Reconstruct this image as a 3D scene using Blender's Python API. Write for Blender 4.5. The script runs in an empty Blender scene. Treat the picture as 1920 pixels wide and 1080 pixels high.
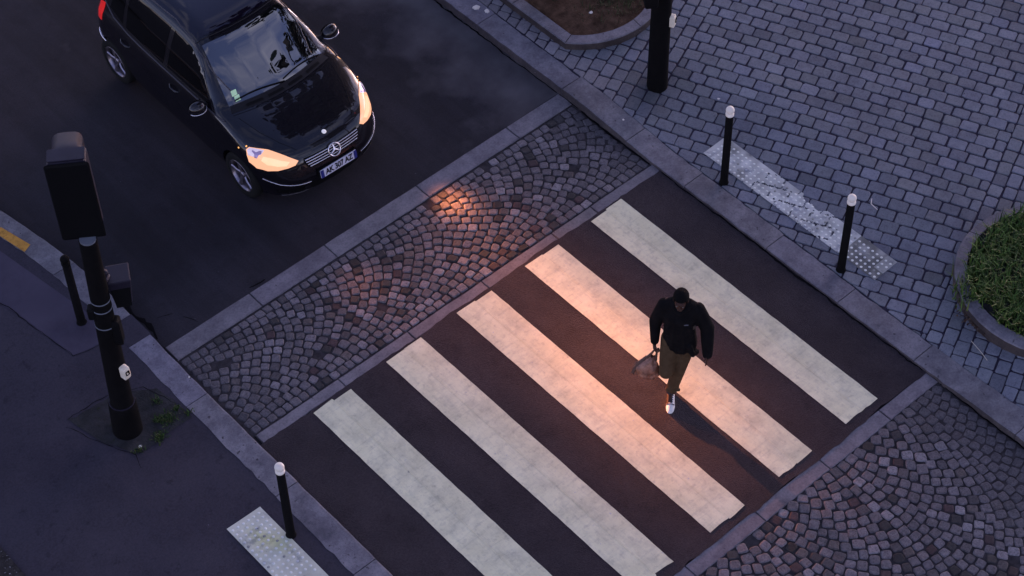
# A pedestrian crossing at dusk seen from a high window.
import bpy, bmesh, math, random
import numpy as np
from mathutils import Vector, Matrix, Quaternion
from mathutils.bvhtree import BVHTree
from mathutils.geometry import delaunay_2d_cdt

EXPOSURE = 1.45
BEAM_COL = (1.0, .30, .10)
BEAM_FLIP = 1.0
BEAM_E = 5000.0
# beam lobes: strength, sideways centre and width, up-down centre and width (tangents)
BEAM_FAR = [(.62, .03, .17, -.125, .055), (.11, .02, .26, -.21, .10), (.12, -.05, .13, -.505, .085), (.016, .05, .45, -.34, .15)]
BEAM_NEAR = [(.09, -.20, .17, -.125, .052), (.035, -.1, .26, -.20, .10), (.010, .03, .18, -.46, .10), (.007, -.1, .45, -.34, .15)]
TREES = [(3.1, -4.7, 15.2, 2.3, 'plane tree growing in the round grassy bed', 3), (7.6, -1.6, 15.5, 3.0, 'plane tree on the right hand pavement', 4),
         (1.65, 4.5, 12.0, 1.45, 'slender plane tree leaning over the road from the bed of bare soil', 5, (-.9, -1.1)), (8.8, 8.0, 16.5, 3.0, 'plane tree far up the right hand pavement', 6)]
random.seed(7)
RNG = np.random.default_rng(11)
scene = bpy.context.scene
R = math.radians

# ------------------------------------------------------------------ camera
CAM = (-11.7323, -11.6456, 17.7877)
YAW, PIT, ROL = 0.860502, 0.864327, -0.025105
F_PX = 3919.48
def _axes():
    f = Vector((math.cos(PIT)*math.cos(YAW), math.cos(PIT)*math.sin(YAW), -math.sin(PIT)))
    r = Vector((math.sin(YAW), -math.cos(YAW), 0)); u = r.cross(f)
    r2 = r*math.cos(ROL)+u*math.sin(ROL); u2 = -r*math.sin(ROL)+u*math.cos(ROL)
    return r2, u2, f
_r, _u, _f = _axes()
cam = bpy.data.cameras.new('camera'); cam_o = bpy.data.objects.new('camera', cam)
scene.collection.objects.link(cam_o)
M = Matrix((( _r.x, _u.x, -_f.x), (_r.y, _u.y, -_f.y), (_r.z, _u.z, -_f.z))).to_4x4()
M.translation = Vector(CAM); cam_o.matrix_world = M
cam.sensor_width = 36.0; cam.lens = F_PX*36.0/1920.0
cam.clip_start = 0.1; cam.clip_end = 3000
scene.camera = cam_o

# ------------------------------------------------------------------ world, sun, exposure
SUN_EL, SUN_ROT = R(6.0), R(75.0)
world = bpy.data.worlds.new('World'); scene.world = world; world.use_nodes = True
wn = world.node_tree; wn.nodes.clear()
def wnode(t, **k):
    n = wn.nodes.new(t)
    for a, b in k.items(): setattr(n, a, b)
    return n
sky = wnode('ShaderNodeTexSky', sky_type='NISHITA', sun_disc=False, sun_elevation=SUN_EL, sun_rotation=SUN_ROT)
tc = wnode('ShaderNodeTexCoord')
mp = wnode('ShaderNodeMapping'); mp.inputs['Scale'].default_value = (1.0, 1.0, 2.2)
nz = wnode('ShaderNodeTexNoise'); nz.inputs['Scale'].default_value = 3.1; nz.inputs['Detail'].default_value = 7; nz.inputs['Roughness'].default_value = .56
rp = wnode('ShaderNodeValToRGB'); rp.color_ramp.elements[0].position = .49; rp.color_ramp.elements[1].position = .66
tint = wnode('ShaderNodeMix', data_type='RGBA', blend_type='MULTIPLY'); tint.inputs[0].default_value = 1.0
tint.inputs[7].default_value = (.93, .80, 1.30, 1)
bw = wnode('ShaderNodeRGBToBW')
cl = wnode('ShaderNodeMix', data_type='RGBA', blend_type='MULTIPLY'); cl.inputs[0].default_value = 1.0
cl.inputs[7].default_value = (2.9, 2.9, 4.0, 1)
mx = wnode('ShaderNodeMix', data_type='RGBA', blend_type='MIX')
bg = wnode('ShaderNodeBackground'); bg.inputs['Strength'].default_value = .15
wo = wnode('ShaderNodeOutputWorld')
L = wn.links.new
L(tc.outputs['Generated'], mp.inputs['Vector']); L(mp.outputs['Vector'], nz.inputs['Vector']); L(nz.outputs['Fac'], rp.inputs['Fac'])
L(sky.outputs['Color'], tint.inputs[6]); L(tint.outputs[2], bw.inputs[0])
L(bw.outputs[0], cl.inputs[6]); L(rp.outputs['Color'], mx.inputs[0]); L(tint.outputs[2], mx.inputs[6]); L(cl.outputs[2], mx.inputs[7])
L(mx.outputs[2], bg.inputs['Color']); L(bg.outputs[0], wo.inputs[0])

sl = bpy.data.lights.new('sun', 'SUN'); sl.energy = .025; sl.angle = R(35); sl.color = (1.0, .70, .55)
so = bpy.data.objects.new('sun', sl); scene.collection.objects.link(so)
_sd = Vector((math.sin(SUN_ROT)*math.cos(SUN_EL), math.cos(SUN_ROT)*math.cos(SUN_EL), math.sin(SUN_EL)))
so.rotation_euler = _sd.to_track_quat('Z', 'Y').to_euler(); so.location = _sd*60

scene.view_settings.view_transform = 'Standard'; scene.view_settings.look = 'None'
scene.view_settings.gamma = 1.0; scene.view_settings.use_curve_mapping = False
scene.view_settings.exposure = EXPOSURE
scene.cycles.max_bounces = 6; scene.cycles.glossy_bounces = 4; scene.cycles.transparent_max_bounces = 8
scene.cycles.sample_clamp_indirect = 4.0

# ------------------------------------------------------------------ helpers
def link(o): scene.collection.objects.link(o); return o
def setp(o, label=None, cat=None, group=None, kind=None):
    if label: o['label'] = label
    if cat: o['category'] = cat
    if group: o['group'] = group
    if kind: o['kind'] = kind
    return o
def thing(name, label, cat, loc=(0, 0, 0), rz=0.0, group=None):
    o = bpy.data.objects.new(name, None); link(o); o.location = loc; o.rotation_euler = (0, 0, rz); o.empty_display_size = .2
    return setp(o, label, cat, group)

class MB:
    def __init__(s): s.v = []; s.f = []; s.c = []; s.sm = []
    def add(s, verts, faces, col=(1, 1, 1), smooth=False):
        b = len(s.v); s.v += [tuple(p) for p in verts]
        for f in faces: s.f.append(tuple(i+b for i in f)); s.c.append(col); s.sm.append(smooth)
        return s
    def box(s, c, d, rz=0.0, col=(1, 1, 1), taper=1.0, tilt=None):
        hx, hy, hz = d[0]/2, d[1]/2, d[2]/2
        P = [Vector((x*(taper if z < 0 else 1), y*(taper if z < 0 else 1), z)) for z in (-hz, hz) for x, y in ((-hx, -hy), (hx, -hy), (hx, hy), (-hx, hy))]
        q = tilt if tilt is not None else Matrix.Rotation(rz, 3, 'Z')
        P = [q @ p + Vector(c) for p in P]
        return s.add(P, [(3, 2, 1, 0), (4, 5, 6, 7), (0, 1, 5, 4), (1, 2, 6, 5), (2, 3, 7, 6), (3, 0, 4, 7)], col)
    def tube(s, pts, rad, n=10, caps=True, col=(1, 1, 1), smooth=True):
        pts = [Vector(p) for p in pts]; rad = rad if hasattr(rad, '__len__') else [rad]*len(pts)
        V = []; prev = None
        for i, p in enumerate(pts):
            t = (pts[min(i+1, len(pts)-1)]-pts[max(i-1, 0)]).normalized()
            a = prev if prev is not None else (Vector((0, 0, 1)) if abs(t.z) < .9 else Vector((1, 0, 0)))
            x = (a - t*a.dot(t)).normalized(); prev = x; y = t.cross(x)
            for k in range(n):
                w = 2*math.pi*k/n; V.append(p + (x*math.cos(w)+y*math.sin(w))*rad[i])
        F = [(i*n+k, i*n+(k+1) % n, (i+1)*n+(k+1) % n, (i+1)*n+k) for i in range(len(pts)-1) for k in range(n)]
        s.add(V, F, col, smooth)
        if caps: s.add(V, [tuple(range(n-1, -1, -1)), tuple((len(pts)-1)*n+k for k in range(n))], col)
        return s
    def lathe(s, prof, n=24, o=(0, 0, 0), col=(1, 1, 1), q=None, smooth=True):
        V = []
        for r, z in prof:
            for k in range(n):
                w = 2*math.pi*k/n; p = Vector((r*math.cos(w), r*math.sin(w), z)); V.append((q @ p if q is not None else p) + Vector(o))
        m = len(prof)
        F = [(i*n+k, i*n+(k+1) % n, (i+1)*n+(k+1) % n, (i+1)*n+k) for i in range(m-1) for k in range(n)]
        return s.add(V, F, col, smooth)
    def prism(s, poly, z0, z1, col=(1, 1, 1), zf=None):
        n = len(poly); g = zf or (lambda x, y: 0)
        V = [(x, y, z0+g(x, y)) for x, y in poly]+[(x, y, z1+g(x, y)) for x, y in poly]
        F = [tuple(range(n, 2*n))]+[(i, (i+1) % n, n+(i+1) % n, n+i) for i in range(n)]
        return s.add(V, F, col)
    def sheet(s, poly, z, col=(1, 1, 1), zf=None):
        g = zf or (lambda x, y: 0)
        return s.add([(x, y, z+g(x, y)) for x, y in poly], [tuple(range(len(poly)))], col)
    def stone(s, poly, zf, h, ins, bev, col, dome=.0):
        n = len(poly); cx = sum(p[0] for p in poly)/n; cy = sum(p[1] for p in poly)/n
        rm = max(.02, sum(math.hypot(p[0]-cx, p[1]-cy) for p in poly)/n)
        k = 1-ins/rm; k2 = 1-2.6*ins/rm
        V = [(x, y, zf(x, y)-h) for x, y in poly] + [(x, y, zf(x, y)-bev) for x, y in poly]
        V += [(cx+(x-cx)*k, cy+(y-cy)*k, zf(x, y)-bev*.22) for x, y in poly]
        V += [(cx+(x-cx)*k2, cy+(y-cy)*k2, zf(x, y)+dome) for x, y in poly]
        F = [(j*n+i, j*n+(i+1) % n, (j+1)*n+(i+1) % n, (j+1)*n+i) for j in range(3) for i in range(n)] + [tuple(3*n+i for i in range(n))]
        return s.add(V, F, col, False)
    def build(s, name, m, parent=None, smooth=None, bevel=0):
        me = bpy.data.meshes.new(name); me.from_pydata(s.v, [], s.f); me.update()
        sm = s.sm if smooth is None else [smooth]*len(s.f)
        me.polygons.foreach_set('use_smooth', sm)
        if m and 'needs_tone' in m:
            at = me.color_attributes.new('tone', 'FLOAT_COLOR', 'CORNER'); buf = []
            for p, c in zip(me.polygons, s.c): buf += (list(c[:3])+[1.0])*len(p.vertices)
            at.data.foreach_set('color', buf)
        if m: me.materials.append(m)
        o = bpy.data.objects.new(name, me); link(o)
        if parent: o.parent = parent
        if bevel:
            md = o.modifiers.new('edge', 'BEVEL'); md.width = bevel; md.segments = 2; md.limit_method = 'ANGLE'
        return o

def structure(mb, name, m, **k): return setp(mb.build(name, m, **k), kind='structure')

def mat(name, c1, c2=None, rough=.8, spec=.3, nscale=6.0, detail=6, bump=0.0, bscale=60.0, bdist=.01, metal=0.0, tone=False, speck=None, coat=0.0,
        stain=None, emit=None, estr=0.0, lo=.35, hi=.65, ior=1.45):
    m = bpy.data.materials.new(name); m.use_nodes = True; nt = m.node_tree; b = nt.nodes['Principled BSDF']
    N = nt.nodes.new; K = nt.links.new
    b.inputs['Roughness'].default_value = rough; b.inputs['Specular IOR Level'].default_value = spec; b.inputs['Metallic'].default_value = metal
    b.inputs['Coat Weight'].default_value = coat; b.inputs['Coat Roughness'].default_value = .015; b.inputs['IOR'].default_value = ior
    tcn = N('ShaderNodeTexCoord')
    c2 = c2 or tuple(x*1.15 for x in c1)
    nzn = N('ShaderNodeTexNoise'); nzn.inputs['Scale'].default_value = nscale; nzn.inputs['Detail'].default_value = detail; nzn.inputs['Roughness'].default_value = .6
    K(tcn.outputs['Object'], nzn.inputs['Vector'])
    rmp = N('ShaderNodeValToRGB'); rmp.color_ramp.elements[0].position = lo; rmp.color_ramp.elements[1].position = hi
    rmp.color_ramp.elements[0].color = (*c1, 1); rmp.color_ramp.elements[1].color = (*c2, 1); K(nzn.outputs['Fac'], rmp.inputs['Fac'])
    out = rmp.outputs['Color']
    def mul(a, bsock, fac=1.0, mode='MULTIPLY'):
        x = N('ShaderNodeMix'); x.data_type = 'RGBA'; x.blend_type = mode
        if hasattr(fac, 'default_value'): K(fac, x.inputs[0])
        else: x.inputs[0].default_value = fac
        K(a, x.inputs[6])
        if hasattr(bsock, 'default_value'): K(bsock, x.inputs[7])
        else: x.inputs[7].default_value = (*bsock, 1)
        return x.outputs[2]
    if tone:
        m['needs_tone'] = True
        at = N('ShaderNodeVertexColor'); at.layer_name = 'tone'; out = mul(out, at.outputs['Color'])
    if speck:   # (scale, threshold, colour)
        for sc_, th, colr in speck:
            vn = N('ShaderNodeTexNoise'); vn.inputs['Scale'].default_value = sc_; vn.inputs['Detail'].default_value = 2
            K(tcn.outputs['Object'], vn.inputs['Vector'])
            r2 = N('ShaderNodeValToRGB'); r2.color_ramp.elements[0].position = th; r2.color_ramp.elements[1].position = min(1, th+.05)
            K(vn.outputs['Fac'], r2.inputs['Fac']); out = mul(out, colr, r2.outputs['Color'], 'MIX')
    if stain:   # (scale, lo, hi, colour)
        for sc_, l_, h_, colr in stain:
            vn = N('ShaderNodeTexNoise'); vn.inputs['Detail'].default_value = 8; vn.inputs['Roughness'].default_value = .68
            if hasattr(sc_, '__len__'):
                mpn = N('ShaderNodeMapping'); mpn.inputs['Scale'].default_value = sc_; K(tcn.outputs['Object'], mpn.inputs['Vector']); K(mpn.outputs['Vector'], vn.inputs['Vector']); vn.inputs['Scale'].default_value = 1
            else: vn.inputs['Scale'].default_value = sc_; K(tcn.outputs['Object'], vn.inputs['Vector'])
            r2 = N('ShaderNodeValToRGB'); r2.color_ramp.elements[0].position = l_; r2.color_ramp.elements[1].position = h_
            K(vn.outputs['Fac'], r2.inputs['Fac']); out = mul(out, colr, r2.outputs['Color'], 'MULTIPLY')
    K(out, b.inputs['Base Color'])
    if bump:
        bn = N('ShaderNodeTexNoise'); bn.inputs['Scale'].default_value = bscale; bn.inputs['Detail'].default_value = 5; K(tcn.outputs['Object'], bn.inputs['Vector'])
        bp = N('ShaderNodeBump'); bp.inputs['Strength'].default_value = bump; bp.inputs['Distance'].default_value = bdist
        K(bn.outputs['Fac'], bp.inputs['Height']); K(bp.outputs['Normal'], b.inputs['Normal'])
    if emit:
        b.inputs['Emission Color'].default_value = (*emit, 1); b.inputs['Emission Strength'].default_value = estr
    return m

MT = {}
W_SP = (.20, .19, .21)
MT['ground'] = mat('ground_dirt', (.03, .028, .03), rough=.95)
MT['asphalt'] = mat('road_asphalt', (.021, .019, .0255), (.034, .030, .038), rough=.86, spec=.25, nscale=1.1, bump=.55, bscale=160, speck=[(210, .70, (.065, .06, .075)), (30, .745, (.10, .095, .11)), (13, .80, (.22, .21, .23))], stain=[(.55, .42, .60, (.52, .52, .54)), (5, .56, .7, (.70, .70, .73)), (1.7, .5, .68, (.78, .78, .80)), ((1.4, .12, 1), .46, .60, (.68, .68, .70)), (48, .42, .60, (.74, .74, .76))])
MT['asphalt_x'] = mat('crossing_asphalt', (.050, .041, .048), (.070, .057, .065), rough=.9, spec=.15, nscale=1.6, bump=1.0, bscale=110, bdist=.06, speck=[(190, .71, (.07, .065, .075)), (30, .785, (.14, .13, .15))], stain=[(3, .52, .70, (.72, .72, .75)), (11, .55, .70, (.80, .80, .82)), ((1.1, .18, 1), .48, .62, (.82, .82, .84)), (48, .42, .60, (.76, .76, .78))])
MT['pave'] = mat('pavement_asphalt', (.035, .031, .042), (.046, .041, .053), rough=.9, spec=.2, nscale=1.3, bump=.35, bscale=190, speck=[(26, .79, (.15, .14, .17))], stain=[(.9, .45, .7, (.74, .74, .76)), (9, .57, .70, (.66, .66, .68)), (2.6, .52, .66, (.84, .84, .85)), (44, .42, .60, (.80, .80, .81))])
MT['pave2'] = mat('pavement_patch_asphalt', (.047, .041, .060), (.058, .050, .071), rough=.9, spec=.2, nscale=2.0, bump=.3, bscale=190, speck=[(24, .79, (.16, .15, .18))], stain=[(3, .5, .75, (.72, .72, .75))])
MT['pit'] = mat('mossy_fill', (.030, .029, .031), (.040, .039, .040), rough=.95, spec=.15, nscale=7, bump=.8, bscale=40, speck=[(16, .68, (.03, .042, .012)), (45, .76, (.12, .12, .11))], stain=[(4, .45, .62, (.6, .62, .6))])
MT['granite'] = mat('kerb_granite', (.128, .121, .138), (.190, .180, .198), rough=.8, spec=.3, nscale=5, tone=True, bump=.35, bscale=120, speck=[(95, .68, (.05, .048, .06)), (17, .69, (.055, .05, .058)), (28, .71, (.19, .18, .19))], stain=[(2.1, .45, .70, (.62, .62, .66)), (.8, .5, .68, (.72, .71, .69)), (38, .44, .60, (.80, .80, .82)), (9, .54, .66, (.76, .76, .78))])
MT['granite_gut'] = mat('gutter_granite', (.142, .130, .144), (.192, .176, .190), rough=.82, spec=.3, nscale=6, tone=True, bump=.35, bscale=120, speck=[(90, .69, (.045, .042, .05)), (15, .72, (.045, .042, .048))], stain=[(2.6, .42, .7, (.64, .64, .66)), (38, .44, .60, (.80, .80, .82)), (8, .55, .67, (.76, .76, .78))])
MT['cobble'] = mat('cobble_granite', (.62, .60, .64), (1.0, .97, 1.0), rough=.72, spec=.4, nscale=22, tone=True, bump=.5, bscale=90, stain=[(55, .48, .62, (.58, .56, .58))])
MT['mortar'] = mat('joint_sand', (.024, .0215, .023), (.046, .041, .044), rough=.95, spec=.1, nscale=12, bump=.6, bscale=90)
MT['joint'] = mat('paver_joint', (.026, .022, .036), (.040, .035, .052), rough=.95, spec=.1, nscale=8, bump=.4, bscale=120)
MT['paver'] = mat('paver_granite', (.84, .84, .86), (1.0, 1.0, 1.0), rough=.78, spec=.3, nscale=14, tone=True, bump=.35, bscale=120, speck=[(13, .76, (.045, .044, .065)), (150, .72, (.16, .165, .20))], stain=[(.9, .5, .7, (.70, .70, .73)), (2.7, .56, .70, (.80, .80, .82)), (30, .50, .68, (.76, .76, .79)), (60, .45, .6, (.86, .86, .88))])
MT['paint'] = mat('crossing_paint', (.63, .59, .38), (.745, .70, .465), rough=.75, spec=.3, nscale=3, tone=True, bump=.25, bscale=120, speck=[(30, .72, (.46, .45, .46)), (7.5, .77, (.17, .165, .18))], stain=[(4.5, .45, .70, (.74, .75, .79)), (16, .54, .70, (.76, .76, .80)), (70, .58, .68, (.78, .78, .82)), ((26, 3, 1), .50, .72, (.86, .87, .90)), ((2.2, 20, 1), .54, .70, (.84, .85, .88))])
MT['yellow'] = mat('kerb_yellow_paint', (.40, .19, .03), (.50, .25, .04), rough=.8, nscale=9, stain=[(20, .5, .7, (.6, .6, .6))])
MT['tactile'] = mat('tactile_resin', (.44, .445, .405), (.54, .545, .50), rough=.7, nscale=5, tone=True, stain=[(7, .53, .66, (.55, .57, .66))], speck=[(14, .74, (.09, .09, .13))])
MT['iron'] = mat('black_painted_iron', (.0035, .0033, .0035), (.0055, .005, .0052), rough=.8, spec=.08, nscale=9)
MT['iron2'] = mat('dark_plum_housing', (.011, .009, .018), (.016, .013, .025), rough=.55, spec=.35, nscale=9)
MT['black'] = mat('black_plastic', (.003, .003, .0035), rough=.7, spec=.12)
MT['cap'] = mat('bollard_white_paint', (.70, .635, .52), (.78, .71, .60), rough=.5, nscale=14)
MT['steel'] = mat('clamp_steel', (.30, .27, .25), (.4, .36, .34), rough=.4, metal=.8)
MT['cream'] = mat('cream_plastic', (.66, .58, .44), (.74, .66, .52), rough=.5, nscale=20)
MT['soil'] = mat('bare_soil', (.055, .032, .020), (.105, .062, .040), rough=.97, spec=.1, nscale=9, bump=1.0, bscale=45, speck=[(45, .70, (.17, .12, .09))], stain=[(5, .48, .62, (.55, .55, .55))])
MT['litter'] = mat('pale_scrap', (.55, .50, .44), (.66, .62, .55), rough=.8)
MT['crack'] = mat('crack_dirt', (.006, .0055, .006), rough=.95, spec=.05)
MT['straw'] = mat('dry_stalk', (.42, .38, .30), rough=.8)

def leafmat(name, c1, c2, trans=.3):
    m = mat(name, c1, c2, rough=.6, spec=.3, nscale=2.5, tone=True); return m
MT['grass'] = leafmat('grass_blades', (.9, .9, .9), (1, 1, 1))
MT['leaf'] = leafmat('tree_leaves', (.85, .85, .85), (1, 1, 1))
MT['bark'] = mat('tree_bark', (.05, .04, .03), (.09, .075, .06), rough=.95, nscale=6, bump=.8, bscale=20)

def ss(a, b, x):
    t = min(1, max(0, (x-a)/(b-a))); return t*t*(3-2*t)
def zp(x, y):   # height of the right hand pavement
    k = .03 + .085*ss(.1, 1.5, y) + .04*ss(-3.9, -5.2, y)
    return k + (.105-k)*ss(1.1, 2.6, x)
def zl(x, y):   # height of the left hand pavement
    return .035 + .075*ss(.9, 2.6, y) + .03*ss(5.7, 6.6, -x)

def jag(p0, p1, step, amp, rng=RNG):
    d = (p1[0]-p0[0], p1[1]-p0[1]); n = max(2, int(math.hypot(*d)/step)); l = math.hypot(*d); nx, ny = -d[1]/l, d[0]/l
    out = []; w = 0
    for i in range(n):
        t = i/n; w = w*.6+rng.normal(0, amp)
        k = w if 0 < i else 0
        out.append((p0[0]+d[0]*t+nx*k, p0[1]+d[1]*t+ny*k))
    return out
def clip_half(poly, a, b, c):   # keep a*x+b*y >= c
    out = []
    for i in range(len(poly)):
        p, q = poly[i], poly[(i+1) % len(poly)]; dp = a*p[0]+b*p[1]-c; dq = a*q[0]+b*q[1]-c
        if dp >= 0: out.append(p)
        if (dp >= 0) != (dq >= 0):
            t = dp/(dp-dq); out.append((p[0]+(q[0]-p[0])*t, p[1]+(q[1]-p[1])*t))
    return out
def area(poly): return .5*abs(sum(poly[i][0]*poly[(i+1) % len(poly)][1]-poly[(i+1) % len(poly)][0]*poly[i][1] for i in range(len(poly))))
def grid_sheet(x0, x1, y0, y1, step, zf):
    nx = max(1, int((x1-x0)/step)); ny = max(1, int((y1-y0)/step)); m = MB()
    V = [(x0+(x1-x0)*i/nx, y0+(y1-y0)*j/ny) for j in range(ny+1) for i in range(nx+1)]
    m.add([(x, y, zf(x, y)) for x, y in V], [(j*(nx+1)+i, j*(nx+1)+i+1, (j+1)*(nx+1)+i+1, (j+1)*(nx+1)+i) for j in range(ny) for i in range(nx)])
    return m

# dust lying along the right hand kerb
_nt = MT['asphalt'].node_tree; _b = _nt.nodes['Principled BSDF']; _src = _b.inputs['Base Color'].links[0].from_socket
_t = _nt.nodes.new('ShaderNodeTexCoord'); _sx = _nt.nodes.new('ShaderNodeSeparateXYZ'); _nt.links.new(_t.outputs['Object'], _sx.inputs[0])
_mr = _nt.nodes.new('ShaderNodeMapRange'); _mr.inputs[1].default_value = -1.15; _mr.inputs[2].default_value = .55; _mr.inputs[3].default_value = -.18; _mr.inputs[4].default_value = .34; _nt.links.new(_sx.outputs['X'], _mr.inputs[0])
_nn = _nt.nodes.new('ShaderNodeTexNoise'); _nn.inputs['Scale'].default_value = 1.3; _nn.inputs['Detail'].default_value = 7; _nt.links.new(_t.outputs['Object'], _nn.inputs['Vector'])
_ad = _nt.nodes.new('ShaderNodeMath'); _ad.operation = 'ADD'; _nt.links.new(_mr.outputs[0], _ad.inputs[0]); _nt.links.new(_nn.outputs['Fac'], _ad.inputs[1])
_rr = _nt.nodes.new('ShaderNodeValToRGB'); _rr.color_ramp.elements[0].position = .52; _rr.color_ramp.elements[1].position = .95; _nt.links.new(_ad.outputs[0], _rr.inputs['Fac'])
_mm = _nt.nodes.new('ShaderNodeMix'); _mm.data_type = 'RGBA'; _nt.links.new(_rr.outputs['Color'], _mm.inputs[0]); _nt.links.new(_src, _mm.inputs[6]); _mm.inputs[7].default_value = (.088, .082, .088, 1); _nt.links.new(_mm.outputs[2], _b.inputs['Base Color'])

# ------------------------------------------------------------------ ground, roads
XL, XR = -5.25, .66           # road edges
structure(MB().sheet([(-400, -400), (400, -400), (400, 400), (-400, 400)], -.12), 'ground', MT['ground'])
structure(MB().sheet([(-5.9, 1.80), (.70, 1.80), (.70, 40), (-12, 40), (-12, 20), (-7.2, 9), (-5.9, 5)], .0), 'road', MT['asphalt'])
structure(MB().sheet([(-5.4, -40), (.75, -40), (.75, 1.8), (-5.4, 1.8)], -.030), 'road_bed', MT['mortar'])
structure(MB().sheet([(-5.4, -40), (.75, -40), (.75, -7.6), (-5.4, -7.6)], -.004), 'lower_road', MT['asphalt'])
# asphalt under the crossing, its ragged edges overlap the gutter stones
top = jag((.67, .045), (-5.27, .035), .07, .008); bot = jag((-5.27, -4.05), (.67, -4.05), .07, .008)
structure(MB().sheet(top+[(-5.27, .035)]+bot+[(.67, -4.05)][::1], .004), 'crossing_road', MT['asphalt_x'])

# gutter stones in three rows
def stone_row(y0, y1, joints, name):
    mb = MB()
    for a, b in zip(joints[:-1], joints[1:]):
        t = 1+RNG.normal(0, .07); col = (t, t*(1+RNG.normal(0, .012)), t*(1+RNG.normal(0, .02)))
        g = .005; P = jag((a+g, y0), (b-g, y0), .12, .0022)+jag((b-g, y0), (b-g, y1), .12, .002)+jag((b-g, y1), (a+g, y1), .12, .0022)+jag((a+g, y1), (a+g, y0), .12, .002)
        n = len(P); cx, cy = (a+b)/2, (y0+y1)/2
        def ins(p, d): return (p[0]+(d if p[0] < cx else -d)*(abs(p[0]-cx) > (b-a)/2-.03), p[1]+(d if p[1] < cy else -d)*(abs(p[1]-cy) > (y1-y0)/2-.02))
        V = [(x, y, -.028) for x, y in P]+[(x, y, -.010) for x, y in P]+[(*ins(p, .007), .0) for p in P]
        mb.add(V, [(j*n+i, j*n+(i+1) % n, (j+1)*n+(i+1) % n, (j+1)*n+i) for j in range(2) for i in range(n)]+[tuple(2*n+i for i in range(n))], col)
    return structure(mb, name, MT['granite_gut'])
stone_row(1.555, 1.80, [-5.21, -4.05, -2.98, -1.61, -.20, .66], 'gutter_stones')
stone_row(.03, .175, [-5.2, -4.08, -3.10, -2.02, -.95, -.34, .66], 'gutter_stones')
stone_row(-4.215, -4.04, [-5.2, -4.1, -3.0, -2.005, -1.04, -.1, .66], 'gutter_stones')

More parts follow.
